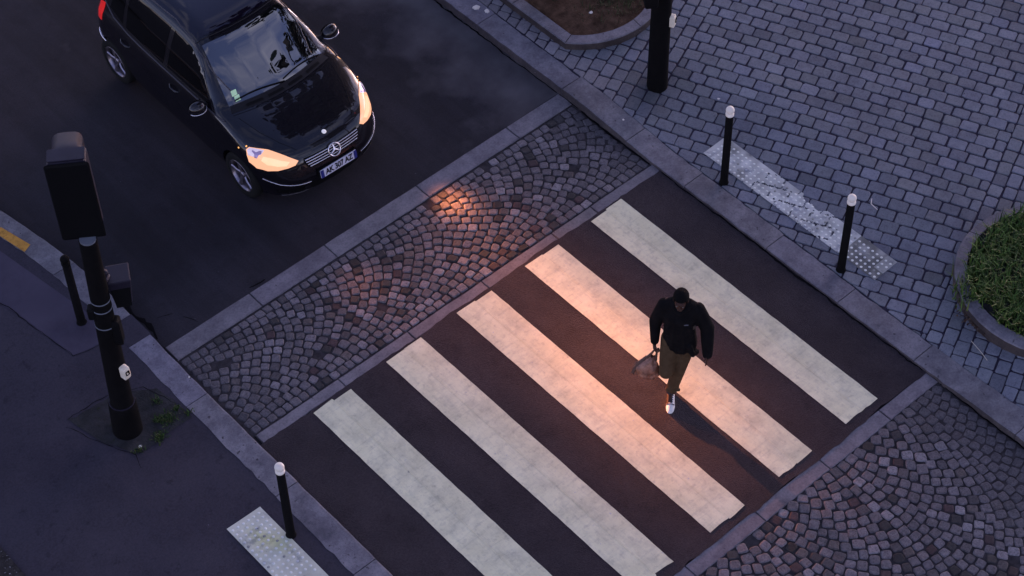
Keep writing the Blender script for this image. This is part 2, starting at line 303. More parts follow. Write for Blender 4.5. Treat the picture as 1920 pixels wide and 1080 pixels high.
BAND_STONES = [
    -1101, 458, 111, 119, -1532, 988, 118, 115, -4157, 1089, 105, 104, 273, 597, 114, 110, -1927, 389, 137, 110, -1340, 551, 121, 117, -2313, 1363, 111, 112, -4495, 245, 110, 109,
    -4280, 1383, 109, 101, -1784, 1362, 116, 119, -643, 1363, 117, 112, -1404, 304, 109, 114, -5034, 254, 127, 107, -2501, 1188, 109, 107, -3509, 578, 110, 119, -4526, 1283, 104, 102,
    -2908, 523, 105, 107, 128, 1471, 116, 124, -3762, 922, 115, 103, -4760, 583, 111, 117, 80, 1078, 111, 106, -1207, 241, 101, 129, -3830, 1476, 100, 114, -693, 1258, 119, 109,
    -4456, 457, 108, 114, -458, 939, 121, 106, -689, 697, 123, 111, -3769, 1260, 111, 109, 369, 1218, 108, 132, -572, 1239, 116, 120, -1338, 232, 88, 134, -1033, 1479, 109, 106,
    -1907, 1175, 112, 119, -3726, 1476, 110, 111, -970, 1264, 131, 114, -5153, 929, 109, 102, -1584, 1203, 112, 123, -4626, 572, 112, 111, -1039, 702, 117, 113, -159, 1366, 115, 114,
    -1124, 793, 121, 108, -4987, 999, 112, 115, -2001, 1230, 108, 123, -1283, 1061, 111, 112, -2829, 872, 115, 109, -2253, 810, 111, 116, -2240, 249, 117, 109, -3887, 1252, 104, 115,
    -4525, 1174, 108, 107, -4397, 1368, 110, 113, -5036, 1129, 113, 122, -3340, 962, 102, 115, -4796, 1068, 112, 100, -4476, 774, 110, 115, -2724, 822, 107, 107, -113, 1477, 119, 110,
    264, 1244, 107, 120, -1063, 1037, 114, 116, -3285, 1479, 109, 106, 460, 1019, 116, 112, 461, 471, 108, 121, -1638, 244, 110, 126, 470, 356, 112, 115, -1540, 591, 114, 107,
    -4514, 355, 114, 107, -3334, 848, 108, 117, -2387, 563, 110, 113, -4905, 581, 112, 127, -404, 1348, 114, 125, -466, 249, 118, 122, -3685, 986, 117, 102, -239, 363, 117, 117,
    -413, 1041, 119, 111, -4276, 353, 111, 114, -1329, 1352, 115, 115, -4739, 1259, 107, 110, -2812, 1248, 114, 111, -3752, 254, 128, 100, -1920, 1052, 122, 109, -4587, 1488, 118, 89,
    -2393, 1156, 109, 113, -4806, 853, 111, 103, -4425, 1257, 102, 114, -5106, 1017, 118, 120, -4629, 1312, 108, 96, -4618, 1404, 106, 88, 202, 503, 127, 116, -1471, 1471, 110, 122,
    -630, 1132, 117, 116, -519, 615, 106, 119, 70, 1345, 110, 129, 202, 1369, 119, 109, -335, 929, 122, 111, -4364, 1478, 107, 109, -2824, 1015, 107, 122, -3318, 1376, 101, 104,
    -5146, 1387, 107, 94, -2223, 1232, 105, 118, 354, 1077, 113, 126, -1158, 347, 109, 121, -3467, 1115, 104, 101, -5040, 628, 110, 113, -1139, 1473, 110, 116, -1228, 448, 116, 113,
    571, 763, 118, 110, -4187, 641, 104, 108, -280, 1361, 115, 114, -2172, 889, 121, 117, -4912, 902, 118, 103, -3854, 719, 124, 107, -2587, 1254, 109, 116, -566, 1003, 122, 123,
    -2949, 236, 92, 118, -772, 932, 102, 125, -2330, 1253, 109, 111, -2766, 518, 102, 110, 470, 716, 109, 114, -71, 955, 121, 116, -3726, 512, 124, 117, -3117, 899, 105, 123,
    -1440, 907, 119, 113, -3822, 1033, 122, 107, -1989, 967, 114, 110, -3215, 1365, 104, 115, -1553, 716, 120, 112, -2156, 381, 127, 116, -1315, 946, 116, 109, -2444, 1279, 119, 104,
    -2427, 662, 107, 114, 576, 395, 127, 110, -2459, 467, 116, 115, -566, 709, 105, 111, -2730, 1472, 120, 119, -1104, 922, 114, 112, 19, 250, 120, 118, -3626, 1074, 102, 109,
    -3562, 1165, 108, 105, -508, 1113, 117, 121, -4814, 1483, 109, 98, -4814, 248, 117, 108, -4237, 1161, 103, 110, -3036, 528, 113, 110, -4081, 861, 109, 107, -4093, 997, 107, 117,
    -4394, 860, 107, 115, -39, 1374, 115, 106, -2543, 1362, 115, 115, -1080, 245, 110, 119, -3957, 687, 109, 109, -234, 1475, 118, 114, -2753, 1113, 114, 119, -1706, 1146, 115, 111,
    -2911, 798, 109, 112, -1002, 1377, 108, 109, -3133, 471, 109, 115, -4031, 354, 110, 116, 338, 501, 118, 124, -1497, 1112, 113, 117, -4816, 676, 108, 120, -3959, 244, 109, 106,
    -4728, 1371, 107, 107, -4312, 941, 110, 112, -4509, 1047, 110, 112, -1263, 634, 107, 110, -451, 1225, 116, 126, -3691, 388, 130, 108, -1243, 758, 113, 112, -2290, 932, 115, 115,
    574, 523, 119, 121, -1351, 701, 114, 111, 156, 1268, 114, 106, -2640, 898, 107, 117, -4338, 1194, 104, 99, -2829, 240, 100, 117, -1018, 1154, 112, 119, -1560, 1332, 108, 129,
    -5146, 575, 107, 114, -939, 1066, 111, 111, 352, 378, 123, 118, -4736, 769, 108, 114, -990, 594, 114, 104, -523, 1351, 117, 119, -4178, 241, 103, 110, -4023, 771, 106, 106,
    -1218, 877, 119, 112, -1445, 1353, 118, 119, -1219, 1272, 118, 106, -1965, 541, 131, 117, -170, 726, 131, 107, -4066, 245, 108, 109, -1109, 1227, 114, 118, -1449, 398, 108, 113,
    -3647, 1285, 114, 100, -2769, 341, 105, 111, -1453, 772, 119, 114, -195, 1255, 114, 115, -5145, 349, 108, 110, -2366, 1478, 120, 107, -2057, 876, 109, 113, -3187, 693, 107, 111,
    -2884, 340, 107, 105, 439, 1352, 116, 122, 379, 782, 106, 120, 321, 1354, 118, 119, -2562, 991, 116, 116, -2524, 352, 108, 116, -1765, 707, 112, 127, -4172, 1373, 106, 109,
    -3109, 1360, 103, 114, -2109, 1242, 112, 121, -1802, 1477, 111, 112, -2032, 653, 128, 116, -522, 484, 124, 112, -4281, 245, 109, 98, 121, 350, 108, 120, -2735, 638, 117, 103,
    -1672, 357, 115, 123, -2671, 1032, 113, 115, -3916, 1130, 113, 109, -4717, 1143, 112, 102, -4936, 457, 107, 113, -5144, 243, 108, 111, 562, 971, 113, 118, -1553, 852, 120, 120,
    -2514, 878, 113, 109, -3964, 473, 116, 111, -2962, 616, 107, 103, -1200, 548, 105, 113, -693, 1032, 115, 121, -1440, 637, 123, 111, -3577, 934, 117, 114, -2278, 605, 127, 115,
    -1094, 575, 118, 105, -4264, 839, 107, 115, -383, 451, 107, 114, -1499, 238, 103, 135, -4830, 367, 117, 108, -839, 246, 112, 120, -3311, 740, 103, 119, -3534, 1264, 114, 106,
    -4706, 1480, 105, 106, 486, 1254, 107, 104, -1156, 674, 113, 109, -4036, 1103, 103, 116, -3174, 1257, 114, 106, -3750, 776, 105, 114, -3389, 580, 102, 116, -3812, 1160, 102, 111,
    -1841, 790, 114, 120, -2670, 728, 106, 106, -2454, 780, 112, 110, -1834, 962, 118, 117, -3191, 239, 97, 119, -3626, 1383, 104, 100, -3234, 926, 102, 118, 464, 1142, 122, 109,
    -2703, 431, 100, 116, 451, 583, 106, 128, 579, 871, 104, 105, -2517, 572, 112, 121, -4253, 1482, 109, 100, -3539, 249, 118, 108, -3261, 330, 99, 97, -799, 1478, 113, 112,
    581, 260, 136, 101, -2127, 251, 124, 116, -1983, 1352, 106, 118, -1726, 1016, 116, 117, -2587, 242, 104, 119, -3536, 1036, 98, 105, -2534, 702, 110, 103, -4508, 1383, 111, 103,
    -3632, 601, 108, 121, -1214, 1378, 114, 103, -1921, 698, 109, 120, 16, 849, 128, 113, 570, 1342, 127, 122, -251, 829, 125, 111, -2273, 362, 113, 120, -235, 1143, 115, 114,
    -2201, 1350, 109, 120, -4426, 1130, 113, 108, -2032, 1103, 119, 125, -4305, 1288, 108, 97, -3166, 578, 111, 107, -320, 581, 117, 112, -4941, 1218, 107, 114, -2926, 933, 113, 117,
    -474, 368, 122, 110, -3430, 1209, 111, 98, -4761, 943, 114, 104, -3451, 988, 99, 106, -3852, 1363, 107, 112, -2220, 1025, 114, 117, -284, 1035, 117, 115, 162, 642, 126, 120,
    31, 984, 108, 105, -3803, 606, 118, 108, -1653, 656, 114, 114, -4317, 1078, 111, 107, -1746, 577, 115, 114, -593, 245, 111, 129, -5145, 813, 110, 117, -4592, 961, 107, 115,
    -3421, 1397, 104, 96, 110, 762, 126, 119, -4154, 778, 118, 103, -2424, 1380, 112, 102, 114, 918, 106, 121, -160, 500, 125, 113, -2150, 1127, 114, 122, -2490, 1478, 117, 110,
    -2091, 1360, 109, 119, -2580, 453, 108, 117, 471, 859, 116, 120, 176, 1021, 110, 122, -979, 476, 121, 120, -3413, 676, 99, 116, -4385, 244, 107, 109, -5148, 691, 111, 110,
    -408, 669, 112, 117, -816, 738, 122, 109, -342, 243, 106, 120, 573, 1084, 124, 110, -350, 1471, 107, 122, -4548, 669, 110, 112, 250, 1477, 117, 110, -3632, 739, 111, 114,
    -4144, 1480, 106, 104, -4689, 1019, 114, 104, -2890, 1354, 111, 120, 195, 850, 115, 123, -5053, 751, 110, 108, -2942, 1241, 114, 119, -2709, 241, 102, 118, -2040, 444, 97, 120,
    -1889, 1312, 102, 130, -4862, 991, 110, 100, -3358, 369, 115, 109, -4680, 670, 111, 112, 581, 1206, 107, 121, -149, 1049, 119, 116, -1691, 1477, 111, 112, -4704, 477, 118, 112,
    -2610, 1130, 124, 112, -4473, 1481, 109, 101, -1254, 1478, 109, 111, -2211, 712, 103, 112, -766, 1365, 116, 113, -827, 1262, 120, 109, -213, 613, 125, 109, -3070, 380, 115, 98,
    367, 253, 125, 109, -4843, 1287, 110, 103, 236, 383, 126, 118, -1361, 1472, 110, 120, -271, 475, 114, 113, -3964, 1344, 101, 124, -1641, 935, 118, 119, -5041, 1374, 106, 108,
    255, 255, 129, 110, -3832, 841, 101, 109, -3073, 245, 114, 113, -4922, 1096, 115, 110, -2098, 529, 108, 122, -2774, 1357, 111, 118, -866, 980, 103, 106, -901, 663, 108, 112,
    -2110, 762, 132, 109, -3938, 831, 125, 102, -1549, 338, 112, 116, -3997, 1218, 102, 120, -3260, 1053, 110, 116, -582, 357, 116, 108, -3739, 1367, 108, 109, -3284, 637, 103, 114,
    -1662, 788, 120, 122, -2472, 246, 112, 109, -4333, 458, 110, 112, -888, 1366, 113, 115, -1455, 509, 108, 120, -429, 547, 106, 110, -1152, 1116, 114, 118, -1906, 1459, 110, 138,
    -3318, 243, 110, 115, -1798, 1234, 109, 120, -3410, 1302, 119, 90, -3720, 667, 111, 108, -1191, 999, 110, 117, -4870, 772, 106, 103, -4946, 690, 114, 109, -4610, 1095, 112, 107,
    -2589, 798, 107, 105, -2999, 724, 108, 111, -3524, 1370, 107, 108, -3161, 345, 112, 99, -2370, 851, 118, 109, -3533, 689, 104, 122, 476, 244, 110, 110, -5146, 1291, 109, 100,
    26, 673, 112, 121, -2357, 1036, 122, 114, 364, 656, 117, 113, -101, 252, 125, 119, -4605, 246, 112, 110, -2434, 953, 117, 112, -1668, 1367, 114, 108, -3616, 1483, 109, 98,
    -4254, 540, 109, 109, -3296, 1261, 116, 109, 256, 733, 125, 124, -3675, 1187, 111, 104, -2883, 689, 104, 103, -4005, 933, 109, 104, -3218, 1157, 108, 109, -4553, 851, 105, 100,
    -3013, 854, 109, 115, -3951, 1029, 109, 107, -5155, 1094, 95, 111, -3078, 640, 113, 104, -2703, 1223, 111, 123, -2018, 1473, 113, 121, -2839, 437, 104, 116, -4504, 561, 113, 109,
    -4023, 579, 116, 108, -4728, 365, 117, 105, -1103, 1344, 115, 120, -2664, 1349, 107, 124, -4178, 914, 108, 116, -4942, 1346, 100, 119, -884, 1165, 117, 113, -1716, 460, 113, 117,
    -4085, 1286, 109, 100, 567, 643, 107, 131, -1284, 337, 105, 119, -4152, 344, 106, 116, -2865, 1149, 115, 111, -5048, 897, 105, 121, -684, 1474, 116, 113, -1342, 434, 111, 113,
    -633, 465, 109, 112, -3334, 1158, 109, 106, -2613, 638, 105, 105, 477, 1470, 110, 124, -3667, 856, 108, 113, -693, 361, 125, 101, -3803, 370, 117, 115, -1409, 1022, 118, 108,
    -2956, 1473, 108, 119, -4386, 559, 114, 106, -472, 763, 116, 107, -2971, 435, 107, 114, -4710, 248, 116, 97, -4835, 1387, 108, 97, -4085, 679, 117, 108, -4608, 761, 112, 107,
    -718, 246, 111, 120, -5029, 516, 108, 127, -3211, 811, 106, 122, -2834, 598, 104, 105, -848, 457, 105, 117, -3394, 1486, 109, 92, -4630, 1213, 111, 97, -4308, 638, 111, 105,
    -2280, 1129, 110, 114, -915, 359, 119, 111, -2246, 1472, 120, 119, -318, 1250, 117, 115, -2611, 1472, 118, 120, -4200, 443, 105, 113, -2643, 341, 103, 115, -3602, 487, 117, 112,
    -3480, 471, 111, 117, -302, 717, 127, 110, -2400, 360, 116, 121, -459, 1471, 109, 122, -1685, 1260, 114, 110, 252, 1121, 111, 123, 93, 455, 110, 121, -4671, 870, 116, 112,
    388, 936, 116, 112, -4402, 1005, 109, 108, 305, 858, 109, 109, -3244, 435, 101, 118, -3001, 1132, 104, 121, -3176, 1476, 109, 111, -5034, 1479, 109, 105, -4972, 816, 111, 104,
    32, 1213, 114, 129, -3377, 1065, 102, 100, -1989, 787, 111, 116, -1858, 612, 110, 124, -3732, 1096, 103, 109, -3064, 1239, 107, 121, -1763, 248, 116, 117, -4115, 1185, 107, 103,
    -4244, 727, 100, 102, -622, 798, 104, 113, -355, 348, 105, 117, -1751, 871, 123, 123, -84, 616, 129, 118, -4623, 358, 116, 103, -1843, 487, 119, 120, -29, 1095, 103, 128,
    -2987, 326, 97, 103, -3066, 1474, 108, 116, -795, 361, 116, 112, -4034, 1483, 107, 100, -4079, 454, 107, 114, -3034, 998, 120, 123, -3266, 534, 102, 110, -112, 1166, 108, 113,
    -4133, 548, 104, 113, -3450, 889, 111, 110, -1466, 1233, 113, 119, -805, 1069, 115, 108, -2001, 243, 107, 123, -4924, 243, 105, 109, -5139, 1192, 117, 95, -633, 586, 122, 119,
    -67, 1270, 114, 111, -6, 371, 124, 118, -3003, 1355, 105, 120, -2797, 741, 115, 101, -1579, 1467, 109, 128, -2212, 496, 124, 116, -1566, 450, 107, 122, -4396, 352, 112, 116,
    -5141, 462, 109, 121, -3151, 1016, 107, 115, -3428, 248, 115, 109, -1803, 365, 119, 120, -3909, 586, 116, 106, -4430, 667, 110, 112, -1033, 357, 112, 117, -2104, 998, 109, 123,
    11, 1476, 121, 112, -5041, 384, 120, 106, -3884, 939, 104, 110, 365, 1471, 111, 122, -4926, 1472, 107, 122, -2326, 467, 112, 115, -1884, 255, 130, 117, -4350, 753, 107, 114,
    -1632, 536, 112, 107, 273, 974, 107, 132, -3578, 370, 120, 111, -4825, 484, 118, 110, -4228, 1015, 111, 106, -3842, 480, 115, 115, -4833, 1176, 112, 106, 145, 1162, 118, 106,
    -3467, 360, 113, 109, -915, 1477, 120, 109, -4201, 1265, 105, 109, -1916, 878, 115, 115, -976, 949, 124, 106, -124, 379, 126, 113, -3115, 1123, 114, 118, -741, 819, 115, 113,
    -2846, 1473, 108, 118, -2132, 1474, 109, 116, -1813, 1101, 113, 116, -2486, 1074, 125, 107, -1343, 828, 120, 115, -4060, 1385, 107, 102, -38, 496, 125, 116, -569, 1472, 109, 119,
    -944, 766, 108, 110, -1252, 1169, 111, 108, -2651, 541, 109, 117, -873, 557, 102, 118, -384, 822, 131, 106, -1020, 844, 108, 112, -2152, 625, 106, 121, -740, 501, 120, 115,
    -205, 942, 114, 115, -3101, 770, 107, 116, 142, 244, 107, 119, -3854, 251, 121, 102, -3437, 777, 102, 118, -2037, 341, 105, 117, -221, 248, 116, 121, -2356, 248, 115, 119,
    -4936, 348, 107, 110, -650, 911, 111, 124, -877, 858, 128, 111, -2928, 1054, 106, 112, -3650, 254, 128, 108, -361, 1142, 118, 113, -1616, 1075, 111, 121, -5145, 1483, 109, 98,
    -532, 864, 119, 109, -4581, 465, 111, 112, -1377, 1133, 114, 109, -1347, 1242, 115, 110, -2743, 945, 104, 112, -750, 1163, 118, 109, 67, 565, 113, 122, -3932, 1468, 100, 125,
    -4479, 925, 108, 107, -124, 849, 119, 115, -960, 246, 112, 120, 582, 1468, 99, 127, -3918, 363, 118, 110, -772, 617, 120, 113, -3367, 478, 105, 111, -5038, 1260, 107, 110,
    -2336, 722, 121, 109, -54, 753, 113, 118, -3507, 1480, 105, 106, -3546, 819, 108, 116,]
ROAD_STONES = [
    -2392, -4635, 125, 112, -3743, -4268, 117, 119, -3358, -7122, 112, 118, -3075, -7551, 119, 108, 578, -6174, 102, 108, 573, -4763, 112, 119, -763, -6130, 113, 113, -414, -5310, 112, 116,
    -3767, -7331, 126, 121, -266, -4514, 125, 122, -4246, -4550, 109, 119, -1591, -5662, 121, 111, -1532, -5568, 119, 110, -411, -4280, 127, 128, -1296, -7322, 108, 114, -3991, -4474, 121, 109,
    -699, -4495, 122, 119, 285, -6959, 111, 105, -2258, -5384, 117, 118, -3974, -4688, 116, 110, -4127, -6856, 117, 124, -78, -5855, 113, 116, -2695, -4269, 131, 130, -643, -6175, 117, 113,
    -3367, -5906, 113, 109, -2250, -5149, 111, 130, -119, -5664, 120, 116, -1521, -7532, 113, 123, 200, -6103, 126, 109, 574, -5971, 100, 119, 440, -6054, 121, 121, -3476, -5869, 111, 109,
    -413, -6421, 110, 120, -1593, -5466, 113, 126, -2699, -5652, 127, 116, -4061, -4375, 122, 107, -3458, -6098, 112, 107, -3423, -4881, 114, 111, -136, -4506, 127, 117, -103, -5286, 123, 111,
    581, -7116, 102, 109, -208, -7434, 112, 104, -2944, -5060, 115, 106, -1264, -6920, 129, 123, -3845, -4701, 119, 114, 580, -4888, 116, 110, -3123, -4657, 119, 115, -3863, -4476, 118, 112,
    -1350, -6994, 119, 116, -858, -6228, 111, 113, -1566, -4880, 110, 120, 565, -5863, 108, 120, -1865, -7543, 122, 102, -1080, -6238, 115, 122, 179, -6947, 103, 109, -3206, -6842, 119, 109,
    -617, -4401, 128, 133, -4239, -7303, 112, 127, -1324, -4390, 125, 129, -2583, -6627, 108, 114, -1050, -4707, 122, 126, -3733, -5527, 118, 101, -1143, -4932, 125, 124, -1607, -6182, 127, 126,
    -519, -6357, 117, 110, -113, -5975, 117, 109, -1929, -5306, 123, 121, 464, -5934, 114, 110, -2615, -4368, 120, 127, -627, -6417, 123, 107, 5, -5944, 108, 110, -3249, -5945, 122, 99,
    -1953, -4856, 128, 109, -581, -7349, 121, 108, -1267, -5315, 116, 124, -3070, -5514, 112, 113, -3355, -6280, 104, 124, -950, -6874, 115, 106, -3900, -6322, 102, 114, -227, -6168, 110, 104,
    -920, -5021, 116, 119, -3225, -5214, 103, 112, -2572, -4794, 122, 124, -1686, -7448, 110, 106, -82, -7244, 106, 103, -588, -5126, 114, 125, -2611, -4926, 127, 126, -2902, -5567, 109, 106,
    -2374, -6642, 110, 111, -3648, -6514, 109, 114, -2624, -4586, 116, 121, -3532, -5523, 115, 105, -2184, -5508, 115, 120, -682, -4610, 131, 115, -3916, -5849, 107, 100, -22, -6051, 106, 110,
    -4125, -7130, 121, 119, 222, -5583, 129, 115, -4162, -5042, 113, 103, -1467, -4406, 125, 136, -2839, -5651, 115, 104, -2050, -4607, 119, 125, -2889, -6647, 110, 106, 372, -6266, 108, 115,
    -3779, -6972, 118, 115, 338, -5626, 108, 123, -3206, -7548, 119, 112, -3780, -6527, 109, 117, 574, -4640, 111, 116, -232, -5618, 113, 124, -2407, -5576, 109, 136, -3493, -4753, 120, 104,
    -269, -6693, 120, 107, -3023, -4732, 112, 109, -872, -6459, 122, 113, -3750, -6245, 102, 106, 303, -5850, 112, 124, 1, -5332, 114, 115, -1070, -5678, 115, 104, -1257, -5548, 114, 116,
    -4044, -5850, 104, 104, -2384, -5102, 125, 131, -3551, -4948, 121, 99, -65, -6782, 104, 114, -2413, -6203, 104, 127, -2088, -7170, 95, 116, 570, -5530, 113, 121, -1880, -5103, 120, 124,
    -387, -5918, 117, 105, -2133, -5625, 117, 120, -1046, -6690, 119, 118, -300, -6501, 107, 127, -42, -7552, 104, 113, 572, -6522, 110, 121, 226, -7178, 101, 99, -1044, -5895, 110, 110,
    453, -4261, 103, 116, 218, -5721, 128, 119, -1114, -6106, 125, 109, -2330, -6416, 119, 109, -234, -6416, 109, 111, -1517, -6923, 122, 124, -3172, -5098, 120, 109, -3250, -7186, 119, 115,
    -1043, -6954, 105, 125, -838, -7154, 101, 113, -1836, -7357, 102, 112, -3308, -6750, 114, 113, -1157, -7026, 116, 118, -3181, -7354, 101, 108, -2047, -4273, 122, 124, -3826, -5607, 109, 110,
    -3934, -4369, 117, 110, -2758, -7251, 111, 106, -2018, -6926, 122, 116, -2379, -6101, 115, 114, -3544, -6847, 120, 112, -2476, -4552, 136, 111, -2799, -4685, 110, 122, -2267, -5803, 113, 112,
    -823, -7032, 117, 105, -3462, -4460, 118, 104, -3500, -4557, 123, 104, -1778, -5662, 121, 126, 408, -7117, 107, 94, 352, -4401, 116, 115, -1628, -5834, 112, 124, -4241, -5324, 112, 124,
    482, -7283, 90, 111, -1043, -4575, 108, 135, -2909, -4728, 108, 124, -1144, -4532, 114, 130, -3985, -5760, 104, 109, 173, -6261, 126, 95, -936, -5899, 107, 112, 139, -4869, 122, 123,
    370, -4895, 119, 114, -3444, -5330, 112, 109, -1912, -4984, 125, 115, -2621, -5374, 118, 128, -1922, -4275, 127, 117, 367, -7354, 102, 108, 126, -5152, 123, 100, -3369, -5667, 114, 115,
    -17, -6167, 111, 112, -3030, -6517, 116, 102, -2703, -7358, 101, 109, -1408, -7539, 116, 125, -872, -5795, 121, 107, -4230, -7550, 117, 130, -695, -7003, 118, 112, -2494, -5004, 119, 128,
    -3668, -4588, 114, 118, -540, -6724, 111, 106, -625, -6529, 113, 111, -2684, -5785, 113, 113, -53, -5549, 119, 113, -549, -5639, 114, 117, -1167, -6688, 119, 118, 562, -6072, 109, 120,
    -3128, -6236, 115, 106, -906, -5576, 117, 112, -1776, -5006, 129, 129, -1863, -5418, 125, 121, 82, -7554, 97, 120, -3194, -6730, 111, 109, -4148, -5502, 94, 109, -641, -5715, 114, 112,
    -2980, -4494, 125, 119, -745, -6245, 115, 108, -1680, -4691, 111, 113, -2340, -4389, 120, 117, -4004, -6644, 108, 130, -4069, -6430, 99, 104, -1396, -6379, 127, 120, -1943, -4514, 122, 125,
    -4121, -5271, 106, 126, -410, -5805, 125, 101, -456, -5578, 109, 116, -1800, -7452, 103, 107, -3617, -4268, 116, 118, -2133, -5401, 112, 127, 576, -7337, 94, 111, -2301, -7135, 112, 107,
    -207, -6789, 120, 112, -586, -5263, 103, 122, -1592, -6030, 126, 105, -479, -6006, 115, 110, -2152, -6890, 97, 115, -1058, -4833, 122, 129, -668, -6051, 109, 122, -1774, -5327, 124, 126,
    -2876, -7266, 107, 101, -2783, -5353, 116, 115, 234, -5223, 108, 115, -2430, -4752, 124, 123, -3362, -4539, 125, 119, -1826, -6286, 129, 111, 582, -6995, 106, 105, -3161, -6532, 122, 86,
    -2460, -6413, 111, 109, -2788, -6589, 102, 120, -3557, -4381, 111, 119, -3010, -6209, 115, 108, -340, -5528, 105, 125, -4244, -6802, 118, 122, -2848, -6403, 111, 116, -1703, -6552, 134, 113,
    -121, -6111, 113, 109, -2390, -5964, 121, 114, -2499, -5792, 111, 117, -1492, -5385, 119, 117, 489, -6938, 107, 102, -4000, -4267, 117, 116, -4253, -5091, 120, 101, -3963, -4987, 107, 120,
    162, -7361, 103, 100, -3307, -5549, 117, 110, -324, -7101, 109, 107, -1880, -6627, 128, 101, -627, -5392, 112, 123, -2651, -6079, 109, 120, -1827, -7133, 116, 124, 566, -5760, 103, 129,
    -432, -6144, 112, 123, -694, -5171, 116, 121, -2199, -7175, 96, 108, -1347, -7427, 117, 120, 329, -7557, 92, 120, -1032, -7547, 126, 107, -2820, -7353, 109, 104, -2579, -5999, 111, 116,
    -2620, -7071, 107, 104, -2532, -5474, 120, 129, -2625, -6280, 126, 102, -1322, -6791, 115, 118, -2797, -5748, 125, 103, -2193, -6271, 120, 111, -4005, -7333, 122, 110, 379, -6384, 116, 112,
    -2910, -4376, 115, 124, -560, -7040, 105, 111, -361, -5055, 108, 111, -2834, -5030, 119, 123, -1947, -6274, 129, 109, -3720, -5629, 95, 107, 501, -7475, 95, 96, -2303, -5494, 116, 117,
    156, -6621, 108, 110, 568, -6402, 113, 120, 261, -7275, 95, 118, -1096, -5458, 123, 110, -3246, -4752, 123, 125, -3385, -6414, 104, 120, -907, -4407, 135, 122, -900, -7550, 131, 105,
    -1618, -7189, 126, 108, -2735, -6897, 101, 100, -2463, -7549, 112, 110, -3330, -6867, 117, 115, -269, -7533, 112, 108, -874, -7355, 98, 114, -2283, -6028, 117, 114, 464, -4360, 99, 119,
    -3920, -6542, 112, 119, -4123, -5772, 103, 113, -1203, -6799, 120, 119, -496, -6823, 127, 100, -3704, -6617, 113, 113, -210, -6589, 113, 121, 360, -6767, 108, 113, -1408, -4668, 126, 129,
    -1333, -6491, 118, 118, -2479, -6053, 117, 110, -1147, -5335, 120, 120, -3602, -6404, 105, 115, -849, -6344, 119, 118, 376, -6883, 111, 106, -3424, -6777, 108, 132, -3240, -4377, 114, 117,
    -531, -5768, 113, 112, -361, -6976, 114, 102, -1409, -6876, 138, 117, -4148, -6362, 106, 113, -2263, -6659, 120, 109, -151, -6491, 118, 109, 338, -5738, 109, 122, -763, -7368, 102, 111,
    382, -7457, 105, 108, -3760, -6716, 119, 113, -1478, -7189, 119, 120, -117, -4824, 118, 126, -718, -7200, 106, 105, -2533, -4673, 124, 122, -3219, -5323, 116, 107, -2415, -5457, 116, 114,
    -3268, -6050, 105, 105, -2707, -5267, 112, 131, -4239, -5794, 104, 118, 120, -6728, 110, 115, -2934, -5719, 117, 116, -1746, -7549, 111, 108, -236, -4746, 128, 132, -210, -4390, 129, 118,
    -3071, -7351, 106, 109, -2970, -4957, 114, 111, -3724, -7125, 118, 115, 494, -7058, 104, 104, 464, -6461, 116, 115, -1535, -5269, 118, 120, -849, -6804, 103, 119, -2837, -5937, 101, 117,
    -2476, -4874, 124, 122, -1207, -6306, 117, 115, -1785, -6870, 113, 118, -4022, -7449, 113, 114, 486, -7179, 94, 111, -1399, -4278, 119, 137, -761, -7545, 126, 114, -3328, -7541, 120, 117,
    323, -7173, 100, 95, -1631, -6675, 137, 119, -1515, -5035, 137, 128, -1885, -4750, 126, 117, -672, -4748, 122, 127, -520, -6485, 116, 113, -2804, -6980, 109, 104, -2170, -6050, 111, 120,
    264, -6843, 116, 106, -2028, -7360, 103, 103, -2382, -6994, 118, 99, -3728, -6865, 118, 122, -848, -6571, 119, 113, -3844, -6629, 119, 117, -2780, -5147, 117, 121, -657, -5582, 116, 119,
    -2756, -4577, 112, 128, -3246, -5433, 105, 107, 129, -7149, 109, 99, -4140, -7475, 102, 111, -2343, -7354, 108, 98, -3652, -5700, 98, 106, -1381, -4514, 124, 127, -1925, -7428, 120, 108,
    -2877, -6051, 110, 116, -3500, -6431, 108, 112, -1264, -5004, 119, 117, 351, -5952, 113, 119, -4047, -4787, 104, 116, -1896, -5680, 136, 125, -3570, -6076, 106, 112, -1999, -6389, 122, 109,
    -2338, -5707, 119, 121, -1221, -5440, 121, 114, -487, -6607, 101, 114, -4, -4485, 116, 116, -2766, -7449, 107, 104, -2644, -6852, 107, 106, 22, -7273, 99, 107, -413, -6535, 105, 107,
    -978, -7334, 109, 114, -4249, -5450, 117, 111, -525, -4758, 128, 110, -1039, -4996, 114, 126, -3055, -6327, 110, 109, 31, -4374, 115, 110, -2196, -5280, 119, 122, 74, -6493, 113, 104,
    570, -4274, 121, 117, -3685, -5796, 111, 102, -994, -5786, 119, 108, 400, -6993, 112, 99, 574, -7550, 98, 114, -3001, -5615, 111, 119, 573, -5407, 112, 127, -1385, -5082, 125, 113,
    -1236, -5776, 119, 114, -3832, -5472, 115, 101, -2009, -6147, 126, 121, -2054, -7079, 101, 118, -2464, -6926, 101, 100, -2842, -4480, 120, 123, -2342, -4844, 122, 117, 130, -4416, 133, 106,
    -2479, -7408, 99, 105, -3933, -7008, 120, 112, -3160, -6038, 110, 104, 135, -7260, 105, 116, -1170, -4660, 122, 124, -3013, -7447, 108, 110, -3915, -6718, 116, 113, -2065, -6261, 115, 122,
    -3034, -5135, 110, 120, -2591, -6753, 107, 117, -4079, -7556, 106, 120, -1259, -7072, 112, 123, -4128, -4483, 118, 119, -3159, -5728, 105, 103, -933, -6990, 110, 119, -1399, -7284, 110, 132,
    349, -5145, 119, 119, -3592, -5954, 109, 111, -2765, -6478, 114, 113, -2943, -6302, 105, 116, -820, -5901, 112, 114, 489, -5332, 112, 105, -3029, -5383, 112, 109, -2262, -5034, 115, 123,
